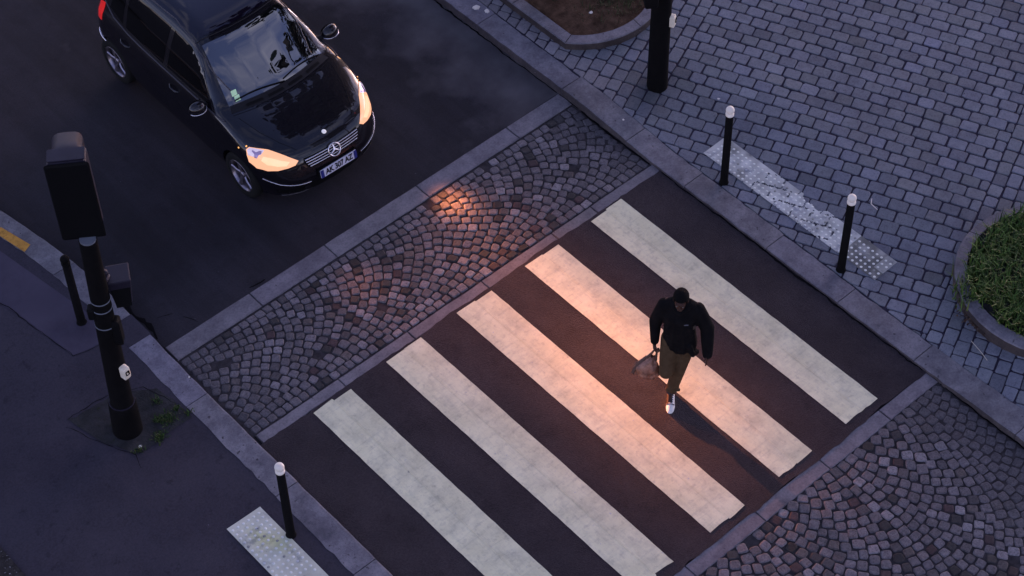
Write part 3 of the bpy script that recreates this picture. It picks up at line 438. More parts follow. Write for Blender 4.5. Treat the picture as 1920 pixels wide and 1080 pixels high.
    -1353, -5958, 121, 106, -2343, -4508, 116, 139, -802, -5008, 118, 117, -261, -7324, 121, 102, -4067, -5980, 109, 101, -426, -6287, 111, 116, -2317, -5245, 118, 121, -2190, -4804, 125, 124,
    -295, -5839, 114, 113, 383, -7249, 102, 114, -3072, -5020, 113, 118, -2582, -7193, 98, 103, -809, -7263, 107, 107, -1810, -4512, 121, 127, -4032, -6528, 102, 120, -2418, -6508, 106, 108,
    -3128, -5927, 121, 96, -1991, -4393, 124, 115, -955, -5682, 109, 107, -417, -4958, 130, 112, -2064, -5295, 120, 127, -4128, -6607, 109, 120, -2568, -4482, 119, 116, 468, -4701, 112, 117,
    -3623, -6917, 123, 111, -2183, -7079, 94, 114, -2408, -7108, 114, 109, -511, -7144, 109, 108, -1950, -6713, 102, 107, 255, -4917, 109, 116, -1933, -5538, 134, 109, -2225, -7556, 91, 114,
    -744, -6790, 107, 109, -4160, -6005, 109, 96, 474, -6185, 128, 109, -3748, -6129, 106, 112, 580, -5272, 116, 109, -2517, -5135, 127, 109, -1508, -6646, 118, 125, -2052, -7257, 103, 114,
    -1021, -5357, 125, 106, -2295, -4273, 123, 123, -1372, -5552, 103, 126, 222, -5336, 113, 116, 265, -6589, 120, 105, -3914, -7147, 124, 109, -1747, -6181, 132, 111, -818, -4534, 121, 129,
    -3942, -5418, 108, 112, -2654, -6432, 111, 111, -3952, -7541, 115, 116, -1051, -7076, 110, 118, 308, -6062, 111, 116, -2555, -6502, 117, 115, -1766, -4767, 119, 113, -2073, -4828, 126, 114,
    -1703, -7093, 118, 122, -4248, -6434, 109, 113, -3251, -5846, 116, 100, -1468, -5995, 117, 116, -1524, -4270, 128, 120, -1378, -4827, 125, 119, 336, -5513, 108, 127, -2061, -5517, 115, 117,
    -4247, -6317, 101, 114, -44, -7015, 111, 100, -4051, -5684, 104, 102, -1153, -5069, 117, 131, 578, -6284, 112, 102, -969, -7446, 125, 105, -1293, -6171, 109, 119, -4240, -4956, 116, 128,
    -1608, -7006, 113, 124, -288, -7206, 121, 96, -3086, -4898, 118, 117, -3117, -4280, 126, 129, 57, -5845, 105, 122, -1677, -5572, 122, 128, -3551, -7015, 106, 131, -3692, -5911, 109, 105,
    -3384, -7420, 123, 124, 88, -6060, 111, 118, -4239, -6927, 116, 129, -2040, -7463, 97, 113, -3559, -5731, 102, 110, 336, -4521, 116, 125, -262, -7013, 107, 104, -3609, -5596, 124, 103,
    -3117, -5630, 116, 109, -680, -7301, 106, 109, -3798, -6341, 105, 107, 228, -5117, 103, 112, -2165, -7274, 100, 109, -351, -5637, 107, 105, -2467, -4404, 128, 136, 434, -5824, 108, 129,
    581, -7230, 98, 104, 458, -4471, 100, 123, -3483, -5980, 113, 112, -2175, -4276, 128, 124, -2496, -5917, 114, 115, -1267, -5123, 116, 110, -1571, -4497, 113, 128, -1896, -6912, 118, 117,
    -4040, -5078, 113, 113, -136, -6230, 113, 107, -745, -7101, 102, 98, 573, -4400, 108, 122, -995, -6131, 116, 116, -709, -5471, 116, 120, -34, -6909, 110, 105, -3570, -7291, 113, 127,
    -1775, -5804, 138, 112, 570, -5647, 106, 121, -800, -6685, 113, 111, 240, -6721, 123, 120, -3135, -4419, 109, 121, -151, -7335, 110, 104, -2845, -4265, 128, 123, -1267, -4274, 127, 126,
    22, -7172, 100, 113, -2926, -7177, 108, 104, -1084, -7320, 106, 117, -3805, -7210, 121, 114, -798, -4662, 129, 124, -2581, -6962, 103, 105, -184, -7219, 116, 100, -4025, -7076, 122, 113,
    -3924, -6012, 99, 105, -1468, -4911, 108, 124, -2917, -6946, 113, 107, -1296, -4737, 128, 116, -563, -5501, 120, 123, 96, -5743, 107, 115, -2463, -6802, 104, 112, -680, -7439, 127, 112,
    -1133, -6465, 128, 112, -2833, -6863, 116, 99, -1831, -4884, 131, 109, -143, -4956, 124, 111, -18, -4268, 120, 127, -3132, -6944, 107, 109, -3332, -5323, 109, 109, -1102, -6578, 125, 114,
    263, -4697, 109, 104, -3523, -7430, 128, 117, -4126, -7366, 111, 121, -966, -6247, 110, 112, -1687, -6077, 126, 109, -706, -5920, 105, 124, -2655, -5160, 113, 119, -3774, -7442, 117, 111,
    -4138, -4868, 108, 119, -671, -6704, 106, 122, -1098, -7434, 124, 116, -228, -5339, 117, 118, -969, -5466, 122, 109, -1729, -6971, 114, 118, -278, -5133, 113, 113, 343, -4277, 124, 109,
    -2240, -7367, 100, 102, -3306, -6524, 118, 121, -786, -6015, 113, 113, -1240, -5942, 106, 114, -4240, -5207, 110, 121, -4240, -5574, 115, 116, -920, -4776, 133, 125, -402, -7185, 113, 103,
    -2211, -6534, 135, 112, -3765, -5284, 116, 99, -3657, -5341, 116, 103, -1695, -4455, 108, 129, -2014, -5629, 115, 116, -388, -4742, 129, 121, -3243, -6957, 113, 115, -2391, -7455, 108, 102,
    116, -4276, 124, 124, -3420, -5553, 111, 106, -2895, -5829, 119, 115, -3897, -7419, 119, 122, 574, -5024, 110, 127, -3459, -5441, 102, 107, -2344, -7554, 97, 113, -3362, -5793, 101, 117,
    -350, -6780, 117, 113, -2433, -7319, 101, 98, -3450, -4655, 108, 110, -2545, -5604, 124, 120, -845, -4897, 114, 117, 224, -5970, 123, 116, 134, -7041, 102, 96, -4254, -4433, 124, 96,
    -594, -6929, 125, 105, -1188, -6192, 109, 115, -1284, -7539, 114, 128, -3583, -5840, 111, 111, -1580, -7421, 116, 112, 367, -4766, 120, 111, -2889, -7061, 117, 112, -478, -4407, 125, 131,
    -2591, -5714, 116, 119, -1793, -4637, 119, 124, -1679, -5233, 118, 130, -4176, -4758, 111, 109, -1462, -7406, 112, 126, -4249, -4280, 129, 119, 490, -4953, 115, 109, -3556, -5396, 108, 107,
    -3769, -5073, 107, 116, -84, -5154, 121, 113, -2680, -5937, 111, 119, -2049, -6023, 131, 120, 276, -6451, 119, 110, 62, -7370, 102, 101, -3124, -7154, 119, 104, -773, -4394, 138, 120,
    -1329, -5214, 123, 111, -1875, -6165, 122, 118, -3997, -4882, 105, 118, -1248, -6414, 131, 115, -1455, -5489, 107, 114, -3646, -7402, 124, 129, -3744, -5407, 114, 101, -2153, -5939, 106, 123,
    -1056, -5239, 118, 117, -2548, -4271, 121, 130, -2904, -5159, 116, 106, 472, -6822, 109, 111, -1975, -7549, 104, 116, -1001, -6467, 129, 110, -3110, -4533, 130, 113, -331, -6227, 105, 125,
    -1729, -7343, 117, 106, -901, -6009, 111, 113, -1658, -5083, 115, 114, -3240, -4502, 119, 117, -491, -5217, 106, 123, -2058, -6707, 115, 100, -195, -5215, 118, 111, -1942, -7294, 122, 101,
    -1633, -7311, 116, 104, -1950, -7038, 124, 114, -3547, -6183, 103, 107, -3032, -6910, 103, 101, -3702, -7536, 110, 139, -2269, -5611, 109, 132, -3598, -7140, 118, 131, -2270, -6897, 120, 104,
    -1374, -6075, 117, 116, -367, -7555, 106, 100, -1723, -5446, 123, 125, -3449, -7542, 122, 121, 397, -5013, 113, 107, -75, -6594, 114, 116, -2436, -5224, 129, 116, -3290, -7310, 127, 116,
    118, -5272, 118, 110, -2964, -5475, 114, 109, -2651, -7465, 103, 102, -3150, -7256, 125, 99, -3542, -5166, 116, 112, -3865, -5211, 113, 114, -2747, -7069, 107, 104, -554, -4525, 130, 130,
    -4003, -7208, 126, 108, -723, -6591, 111, 120, -1377, -5755, 119, 120, -2276, -4621, 119, 115, -1159, -7161, 118, 127, -2681, -6981, 106, 94, -3136, -7456, 114, 104, -2918, -5349, 111, 120,
    -1598, -4369, 119, 124, 226, -7071, 113, 94, -3723, -6422, 108, 115, -4019, -6071, 104, 108, 459, -4584, 109, 122, -1286, -4612, 128, 115, -2475, -6588, 100, 112, -341, -5398, 116, 111,
    -3678, -4377, 115, 117, -445, -5455, 115, 118, -2160, -6677, 119, 101, -2101, -6804, 115, 121, -905, -4279, 124, 133, -179, -4630, 127, 124, -3964, -6413, 117, 106, -87, -4386, 126, 109,
    -2144, -4934, 117, 109, -1620, -4782, 107, 123, 13, -5213, 117, 110, -3805, -4373, 118, 114, -1095, -6355, 122, 114, -2202, -6979, 94, 95, -458, -4632, 118, 130, -4039, -5350, 113, 112,
    -2537, -6152, 116, 125, -3017, -5855, 121, 115, -2783, -6131, 117, 114, -3246, -5644, 122, 99, -834, -7457, 122, 100, 457, -5468, 106, 126, -3349, -6646, 116, 113, -134, -6691, 114, 118,
    -3013, -7014, 112, 103, -3576, -4653, 114, 119, -3775, -5723, 113, 100, -3551, -5281, 112, 107, -2374, -4968, 124, 121, -664, -4280, 128, 130, -3600, -4491, 118, 118, -4250, -4681, 122, 117,
    -330, -7424, 114, 113, -1015, -6012, 116, 116, -1596, -6303, 114, 115, -1557, -5917, 112, 120, -4240, -7184, 116, 124, -1920, -6052, 119, 119, -591, -5968, 107, 120, -3169, -6348, 113, 101,
    -4255, -4832, 127, 98, -1562, -4656, 129, 117, -3452, -6917, 116, 133, -4040, -6316, 113, 107, 26, -4793, 121, 121, -2789, -6696, 105, 99, -129, -5410, 118, 116, 345, -5273, 119, 123,
    -3851, -5936, 106, 104, -3346, -6150, 110, 122, -3657, -5229, 114, 103, -3832, -7542, 121, 115, -3373, -4772, 122, 111, -3720, -4695, 115, 117, 579, -6874, 106, 110, -1868, -4397, 129, 115,
    -410, -6876, 107, 104, -1814, -5540, 124, 121, -433, -7063, 109, 110, -3370, -6018, 109, 116, -44, -6279, 109, 102, -3438, -4357, 108, 103, 123, -5631, 111, 110, -3675, -7248, 117, 123,
    -1754, -5139, 122, 113, -2017, -4725, 122, 126, -893, -5362, 120, 107, -1327, -6288, 123, 118, -2274, -7261, 106, 102, -3122, -5197, 105, 104, -3762, -5991, 105, 108, -3958, -6834, 107, 116,
    -2817, -4807, 126, 119, -2830, -7543, 106, 116, -3309, -4880, 109, 117, -1638, -4972, 122, 121, -344, -6618, 117, 105, -1551, -7099, 112, 112, -2681, -6679, 104, 119, -1547, -6787, 137, 124,
    -280, -5968, 111, 109, -499, -7555, 109, 110, -2766, -5861, 106, 112, -1732, -7222, 118, 110, -328, -6355, 109, 110, -163, -7549, 112, 108, -113, -6371, 114, 125, -718, -4904, 118, 131,
    -3449, -6213, 103, 110, -3764, -5174, 117, 93, -2032, -4958, 121, 112, -3788, -5848, 111, 104, -1460, -6501, 115, 128, 66, -6945, 113, 103, -3653, -6766, 117, 125, -3207, -6455, 112, 97,
    -1630, -7545, 110, 107, -31, -5752, 113, 117, -395, -5166, 104, 121, -1039, -5122, 124, 122, -788, -4785, 122, 122, -1679, -5731, 120, 117, -675, -5030, 129, 126, -1160, -7544, 123, 117,
    -1884, -6402, 128, 107, -1841, -7250, 113, 110, -559, -4971, 128, 122, -1025, -4284, 116, 142, 468, -6705, 105, 116, -3285, -6384, 106, 119, -3292, -5101, 120, 111, -2120, -5175, 119, 128,
    -2956, -6837, 107, 109, -2230, -6782, 115, 122, -376, -6035, 115, 97, 449, -7555, 105, 108, -1673, -4572, 120, 126, -814, -5242, 123, 115, -617, -6816, 111, 117, -3466, -6323, 107, 109,
    -3866, -4897, 106, 123, 456, -5586, 112, 122, -2036, -5746, 121, 135, -4154, -6494, 109, 105, -4142, -6241, 111, 111, -2728, -6352, 119, 111, -549, -6097, 114, 118, -2510, -6274, 110, 114,
    190, -4620, 113, 129, -4027, -6930, 118, 120, -2845, -5253, 119, 113, 264, -7376, 97, 105, -1046, -4422, 129, 134, -3914, -4793, 114, 116, -1983, -5191, 117, 125, -3492, -4265, 124, 113,
    -2303, -6281, 128, 111, -1177, -4396, 133, 120, -1972, -6817, 107, 127, -98, -7454, 106, 109, -1666, -4268, 122, 127, -3238, -4267, 122, 110, 203, -7556, 89, 116, -3662, -4877, 124, 112,
    -4257, -5689, 109, 93, -341, -4398, 126, 125, -1764, -6421, 134, 104, -483, -6957, 106, 113, -592, -6629, 107, 105, -1155, -5874, 116, 102, -2279, -7462, 100, 109, -4092, -4688, 105, 110,
    116, -5955, 114, 106, -3876, -6910, 113, 113, -1833, -7017, 119, 116, 468, -6589, 108, 116, -4010, -5202, 112, 124, -2490, -5344, 128, 114, -3088, -6820, 122, 104, 475, -7383, 99, 107,
    479, -6318, 120, 110, -1177, -5204, 122, 129, -1483, -6272, 135, 111, -3580, -7540, 125, 124, -920, -5142, 116, 119, -1997, -5414, 122, 123, -3893, -7291, 125, 113, -2251, -4916, 121, 110,
    -3535, -4848, 114, 102, -749, -6473, 121, 114, -1767, -6660, 127, 115, -1189, -5668, 114, 115, -1025, -5574, 113, 110, -338, -4856, 132, 114, 472, -4830, 113, 116, -1907, -5809, 123, 131,
    -2982, -6089, 113, 114, -714, -6893, 117, 107, -913, -6677, 116, 109, -550, -7457, 116, 106, -2985, -4268, 124, 121, 177, -6507, 115, 107, -957, -6769, 111, 101, -928, -7230, 114, 114,
    97, -6171, 107, 113, 185, -5845, 118, 119, -2892, -7441, 108, 114, -1575, -6541, 124, 122, -2079, -4496, 114, 125, -2658, -6180, 99, 115, -2543, -6862, 106, 98, -1112, -5778, 116, 105,
    -195, -5892, 117, 109, -1706, -6773, 124, 119, -1230, -6560, 123, 122, -3231, -4619, 118, 123, -3342, -4657, 111, 118, -2687, -7160, 109, 105, -1992, -6610, 107, 105, -485, -5074, 113, 123,
    -3674, -7022, 117, 115, -975, -6576, 123, 111, -1831, -6523, 129, 111, -3083, -6712, 111, 105, -175, -5768, 118, 124, 456, -5704, 107, 118, -2837, -6285, 104, 116, 231, -4267, 113, 114,
    -2318, -6540, 115, 105, -3264, -5745, 105, 100, -507, -5887, 117, 108, -3793, -4587, 114, 119, -732, -6358, 120, 106, -3011, -7118, 120, 97, -2955, -7340, 106, 117, 265, -6333, 119, 111,
    -369, -7298, 113, 105, -3101, -5298, 120, 102, -227, -4874, 115, 113, -3357, -4272, 119, 122, -3963, -6241, 104, 106, -2541, -7480, 97, 101, -3247, -6261, 113, 114, 366, -6526, 119, 108,
    -3125, -7050, 116, 101, -18, -5443, 112, 115, -1918, -4630, 120, 125, -3761, -4945, 113, 113, -3872, -4266, 117, 117, -577, -4659, 119, 112, -3640, -5469, 116, 104, -2774, -5552, 111, 120,
    -1643, -6432, 127, 115, -1451, -5178, 121, 120, -3944, -5291, 107, 110, -802, -5120, 125, 112, -2292, -4735, 115, 123, -958, -4899, 116, 117, 304, -5411, 110, 101, -2186, -5718, 100, 136,
    -292, -5727, 120, 113, -2733, -6785, 113, 104, -1940, -5939, 114, 116, -3865, -5762, 107, 98, -1706, -6305, 124, 122, -2452, -5687, 117, 115, -2137, -6158, 111, 127, -937, -5256, 122, 108,
    -3458, -7063, 105, 129, -1846, -6769, 121, 123, -3202, -4874, 107, 116, -524, -6222, 119, 112, -3830, -6804, 120, 109, -141, -7003, 118, 97, -2269, -6158, 121, 124, -36, -6485, 112, 110,
    -1708, -4874, 119, 123, -3188, -5534, 116, 109, -2753, -4926, 119, 114, -403, -4519, 124, 132, -938, -4524, 117, 121, -746, -5793, 116, 118, -3316, -4993, 120, 109, -3049, -6000, 111, 107,
    -1376, -7129, 116, 124, -1950, -7165, 120, 124, -1840, -5223, 124, 119, 105, -5396, 122, 112, -4244, -6676, 113, 119, -842, -5466, 121, 109, -1457, -7032, 117, 123, -4246, -7428, 117, 120,
    -2482, -6699, 99, 122, -294, -6876, 115, 98, -744, -5674, 108, 112, -2138, -5053, 119, 119, 571, -5150, 111, 126, -1289, -6673, 120, 123, -1445, -5862, 122, 120, -631, -7547, 118, 116,
    -3857, -5022, 104, 112, -2714, -5444, 116, 115, -2407, -6321, 105, 109, -3005, -4617, 115, 119, -1312, -5853, 116, 108, 92, -4548, 127, 114, -2351, -6760, 110, 125, -691, -5287, 105, 116,
    320, -7065, 105, 95, -4035, -4578, 120, 107, -3138, -5828, 113, 100, -1505, -6118, 119, 119, -314, -5257, 114, 117, -2112, -6361, 106, 111, 71, -4973, 120, 110, -3234, -6626, 112, 114,
    -2746, -6238, 100, 115, -1045, -7203, 116, 124, 263, -6205, 118, 108, -3914, -5667, 110, 111, -2699, -4467, 122, 124, -610, -4858, 119, 122, -2102, -7556, 90, 124, 22, -6386, 106, 123,
    -536, -4279, 126, 132, -2644, -7271, 102, 104, -2595, -7559, 97, 111, -3532, -6738, 109, 109, -4137, -6724, 106, 126, -3979, -5930, 99, 101, -1572, -5152, 107, 130, -2534, -7300, 102, 100,
    -3090, -6432, 113, 98, -2370, -7230, 108, 100, -53, -5029, 127, 107, -2221, -6402, 129, 109, -2161, -7467, 93, 116, -1799, -6046, 127, 119, 44, -6823, 108, 110, -1641, -6879, 119, 124,
    -3114, -6615, 117, 99, -4129, -6996, 120, 122, -1254, -4497, 114, 119, -160, -5530, 115, 107, -772, -5362, 109, 121, -2602, -5056, 113, 111, -2977, -6732, 114, 103, -2989, -5250, 116, 118,
    25, -7461, 96, 115, -3913, -5533, 111, 98, -2156, -4679, 133, 126, 202, -5466, 121, 113, -1147, -6911, 112, 114, -1752, -4364, 108, 124, -3032, -4386, 111, 123, -2036, -5876, 127, 121,
    -3919, -5115, 120, 120, -1404, -5307, 121, 116, -1966, -6506, 116, 125, -4089, -4964, 112, 114, -86, -7127, 116, 112, -1448, -5655, 114, 126, -3332, -5212, 109, 112, -2101, -6990, 101, 104,
    -2388, -5831, 128, 118, -3137, -5418, 110, 110, -4242, -6108, 103, 113, -3126, -4780, 112, 119, -2753, -6020, 109, 115, -1525, -6399, 112, 122, -2978, -4836, 124, 111, -4177, -4370, 113, 106,
    -4246, -5902, 110, 109, -928, -4651, 124, 127, -438, -5700, 107, 114, -4165, -5674, 111, 95, -3460, -5760, 102, 109, 151, -6386, 116, 118, 151, -7462, 95, 116, 293, -5026, 116, 109,
    -1427, -6736, 116, 128, -3195, -4987, 119, 109, -4132, -5155, 111, 117, -4035, -5482, 117, 110, -3354, -5438, 108, 119, 11, -5642, 117, 110, -3837, -6074, 106, 109, -1265, -4881, 125, 121,
    363, -6153, 107, 112, -4152, -4604, 105, 118, -1385, -6604, 119, 125, -2573, -5254, 124, 113, 171, -5013, 128, 109, -787, -5569, 116, 110, -3462, -6644, 116, 114, 359, -6654, 111, 116,
    -2675, -4699, 124, 127, -1826, -5922, 125, 119, -2642, -5535, 125, 115, -3848, -6209, 107, 114, -2498, -7024, 97, 105, -2594, -7380, 100, 105, -47, -7361, 102, 102, 241, -4382, 120, 114,
    -1184, -7287, 109, 131, -784, -4272, 122, 121, -4038, -6768, 112, 118, -2150, -5825, 116, 118, -880, -6118, 113, 113, -2890, -4596, 113, 122, -2995, -6615, 115, 105, -4126, -4264, 117, 114,
    -1132, -5992, 115, 109, 460, -5222, 108, 123, -1631, -5347, 120, 125, -3439, -5218, 106, 111, -3848, -5350, 113, 106, 6, -6700, 106, 119, -198, -7105, 116, 104, -2097, -6577, 114, 114,
    -1284, -7200, 119, 122, -209, -6044, 116, 107, -208, -6922, 103, 102, -3354, -6995, 107, 126, -247, -5465, 115, 111, -1523, -5763, 121, 125, -3417, -5104, 124, 110, -3853, -6442, 109, 113,
    -3661, -5005, 117, 110, -2816, -7155, 108, 112, -3241, -7071, 117, 112, -2715, -7550, 104, 104, -151, -4270, 126, 122, -273, -4986, 113, 125, -473, -4858, 132, 109, -4246, -6208, 100, 117,
    -3263, -7433, 113, 117, -2774, -4368, 121, 121, 257, -4807, 108, 115, -488, -7267, 118, 105, -3913, -4586, 121, 111, -2847, -5454, 109, 121, 47, -6600, 108, 115, -284, -4273, 128, 126,
    -3651, -6183, 104, 119, -1073, -6814, 125, 122, -848, -5686, 104, 113, 587, -7438, 101, 91, -4242, -7057, 122, 123, -2561, -6376, 107, 109, -972, -6358, 122, 111, 56, -4670, 123, 115,
    41, -5089, 121, 111, -2290, -7026, 111, 99, -941, -7108, 113, 117, -453, -7376, 118, 109, -2898, -6522, 123, 117, -1411, -6190, 115, 112, -2695, -4822, 110, 128, -3543, -5057, 125, 102,
    -1345, -5422, 125, 122, 575, -6643, 108, 116, -2709, -5037, 127, 107, -316, -4633, 124, 127, -3098, -6125, 120, 104, 154, -6841, 111, 112, -2274, -5913, 109, 123, -3624, -4763, 117, 119,
    -44, -4598, 117, 118, -79, -4713, 117, 125, -2370, -6872, 111, 105, -2892, -6180, 112, 117, -3568, -6290, 106, 111, -2472, -7209, 108, 100, -2369, -5351, 115, 116, -624, -5839, 110, 119,
    -4141, -5396, 111, 112, 465, -5099, 110, 122, -3343, -4413, 103, 126, -636, -7113, 102, 113, -4142, -5887, 112, 100, -2225, -4413, 129, 116, 268, -7471, 94, 110, 573, -6760, 104, 118,
    -223, -6299, 104, 127, -427, -7479, 104, 101, -2014, -5077, 117, 124, -596, -7220, 110, 111, -3770, -4808, 123, 122, -2866, -6764, 106, 102, -4104, -5587, 101, 110, -3540, -6540, 111, 115,
    -2966, -6418, 110, 116, -125, -6867, 106, 106, -2598, -5857, 112, 112, -3992, -5593, 109, 99, -4116, -7251, 114, 121, -1177, -4788, 124, 124, -4049, -6184, 102, 112, -826, -6919, 115, 115,
    -3674, -6312, 97, 115, -1376, -4966, 111, 121, -2950, -7546, 111, 118, -312, -6108, 114, 101, -624, -6293, 119, 109, -2673, -6554, 112, 111, -514, -5362, 113, 117, -1483, -4567, 118, 121,
    -3655, -5119, 117, 102, -2132, -7372, 99, 106, 396, -5374, 113, 102, 149, -4746, 119, 112, -2422, -4276, 131, 121, -3457, -7324, 126, 112, -4254, -6006, 101, 99, -2113, -4386, 116, 116,
    -3046, -5740, 108, 118, 65, -6280, 112, 110, -1488, -4766, 122, 124, -3375, -7238, 114, 120, -4130, -6112, 106, 117, -3929, -6134, 106, 107, 39, -7067, 111, 96, -2951, -5951, 107, 118,
    -2191, -4538, 126, 129, -179, -5077, 116, 119, -425, -6703, 118, 109, -3670, -6045, 104, 113, 572, -4519, 111, 119, -3830, -7071, 116, 112, -1310, -5660, 117, 116, -2874, -4905, 106, 121,
    346, -4635, 123, 120, -1141, -4276, 122, 129, -1802, -4264, 111, 121, -3490, -5645, 123, 102, -3022, -7240, 116, 112, -3434, -4991, 117, 109, -1526, -7298, 120, 112, 81, -5520, 120, 121,
    220, -4506, 120, 120, -3487, -7187, 120, 126, -17, -4902, 119, 121, -1244, -6060, 126, 112, -2099, -6468, 108, 122, -3421, -6533, 110, 116, -1217, -7420, 112, 128, -1141, -5562, 114, 113,
    -2523, -7115, 92, 101, -4247, -6557, 114, 110, -3732, -4481, 115, 117, -3595, -6645, 112, 121, -1700, -5937, 134, 122, -3225, -6151, 124, 102,]
# fan-laid cobbles: centre and half sizes in millimetres, angle from the laying pattern
def cobbles(code, ang, name, seed, dirt):
    rng = np.random.default_rng(seed); data = np.array(code).reshape(-1, 4)/1000.; xy, sz = data[:, :2], data[:, 2:]
    mb = MB()
    for (x, y), (a, b) in zip(xy, sz):
        if rng.random() < .006: continue
        g = .0085+abs(rng.normal(0, .004)); hx = max(.03, a/2-g/2*1.0); hy = max(.03, b/2-g/2*1.0); th = ang(x, y)+rng.normal(0, .055)
        hx *= 1+rng.normal(0, .03); hy *= 1+rng.normal(0, .03)
        ca, sa = math.cos(th), math.sin(th); e = rng.uniform(3.2, 6.5); P = []
        sk = rng.normal(0, .06); tp = rng.normal(0, .05)
        for k in range(14):
            w = 2*math.pi*(k+.5)/14; c, s_ = math.cos(w), math.sin(w)
            px = hx*math.copysign(abs(c)**(2/e), c); py = hy*math.copysign(abs(s_)**(2/e), s_)
            px, py = px*(1+tp*py/hy)+sk*py, py+rng.normal(0, .0014); px += rng.normal(0, .0014)
            P.append((x+ca*px-sa*py, y+sa*px+ca*py))
        t = max(.32, rng.normal(1.0, .22)); u = rng.random(); base = (.132*t, .121*t, .124*t)
        if u < .022: base = (.050*t, .029*t, .030*t)
        elif u < .08: base = (.030*t, .028*t, .028*t)
        elif u < .11: base = (.10*t, .085*t, .078*t)
        elif u < .16: base = (.225, .212, .215)
        d = dirt(x, y); base = tuple(c*(1-d)+q*d for c, q in zip(base, (.078, .074, .078)))
        dz = rng.normal(0, .0022); tx, ty = rng.normal(0, .028, 2)
        mb.stone(P, lambda X, Y, x=x, y=y, dz=dz, tx=tx, ty=ty, d=d: -.004-.003*d+dz+(X-x)*tx+(Y-y)*ty, .035, .006, .008*(1-.7*d), base, .0025)
    return structure(mb, name, MT['cobble'])
def dirt1(x, y): return .75*max(ss(.05, .55, x+.12*math.sin(y*7)), ss(-4.6, -5.1, x+.1*math.sin(y*9)))
def dirt2(x, y): return .92*ss(-.35, .35, x+.15*math.sin(y*4)-.12*(y+5))
cobbles(BAND_STONES, lambda x, y: -math.pi/2*(1.53-y)/1.34, 'cobble_band', 21, dirt1)
cobbles(ROAD_STONES, lambda x, y: math.pi/2*(x+.985)/1.17, 'cobble_road', 22, dirt2)
def film(x0, x1, y0, y1, f, name, m, z=-.012):   # sand and grit filling the joints
    return structure(grid_sheet(x0, x1, y0, y1, .06, lambda x, y: z+.0035*f(x, y)+.002*math.sin(x*31+y*17)), name, m)
film(-5.25, .66, .17, 1.56, dirt1, 'joint_grit', MT['mortar'], -.0155)
film(-4.35, .66, -7.62, -4.21, dirt2, 'joint_grit', MT['mortar'], -.0155)

# ------------------------------------------------------------------ kerbs
def kerb(path, w, zf, joints, name, side):
    """granite kerb along y: path(y) is its road edge; side=+1 pavement towards +x"""
    mb = MB()
    for a, b in zip(joints[:-1], joints[1:]):
        t = 1+RNG.normal(0, .06); col = (t, t, t*(1+RNG.normal(0, .02))); g = .005; n = max(2, int((b-a)/.10)); rows = []
        oj = RNG.normal(0, .006)
        for i in range(n+1):
            y = a+g+(b-a-2*g)*i/n; e = path(y); z = zf(e, y); j = RNG.normal(0, .003); j2 = RNG.normal(0, .006)+oj
            prof = [(e+side*(.0+j), -.11), (e+side*(.0+j), z-.018), (e+side*(.006+j), z-.005), (e+side*(.020+j), z), (e+side*(w+j2), z+.002), (e+side*(w+j2), -.11)]
            rows.append([(px, y, pz) for px, pz in prof])
        m = 6; V = [p for r in rows for p in r]
        F = [(i*m+k, i*m+k+1, (i+1)*m+k+1, (i+1)*m+k) if side < 0 else (i*m+k, (i+1)*m+k, (i+1)*m+k+1, i*m+k+1) for i in range(n) for k in range(m-1)]
        F += [tuple(range(m)), tuple(n*m+k for k in range(m))]
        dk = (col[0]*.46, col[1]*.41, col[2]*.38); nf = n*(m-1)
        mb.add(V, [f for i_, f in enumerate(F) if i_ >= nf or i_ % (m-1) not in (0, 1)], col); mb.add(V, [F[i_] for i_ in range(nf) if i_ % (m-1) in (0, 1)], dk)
    return structure(mb, name, MT['granite'])
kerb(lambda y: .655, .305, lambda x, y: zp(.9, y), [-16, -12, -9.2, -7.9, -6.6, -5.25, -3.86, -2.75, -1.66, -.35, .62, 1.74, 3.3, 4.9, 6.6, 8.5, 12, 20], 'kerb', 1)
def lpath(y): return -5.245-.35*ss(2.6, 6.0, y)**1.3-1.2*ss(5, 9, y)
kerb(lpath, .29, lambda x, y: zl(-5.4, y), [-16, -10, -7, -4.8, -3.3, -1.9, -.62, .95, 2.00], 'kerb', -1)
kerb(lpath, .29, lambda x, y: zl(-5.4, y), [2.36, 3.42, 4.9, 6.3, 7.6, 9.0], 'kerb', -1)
# the stretch of kerb made good with asphalt
structure(MB().prism([(-5.52, 2.0), (-5.24, 2.0), (-5.245, 2.36), (-5.54, 2.36)], -.1, .045, zf=lambda x, y: zl(-5.4, y)-.045+.001), 'kerb_repair', MT['pave'])

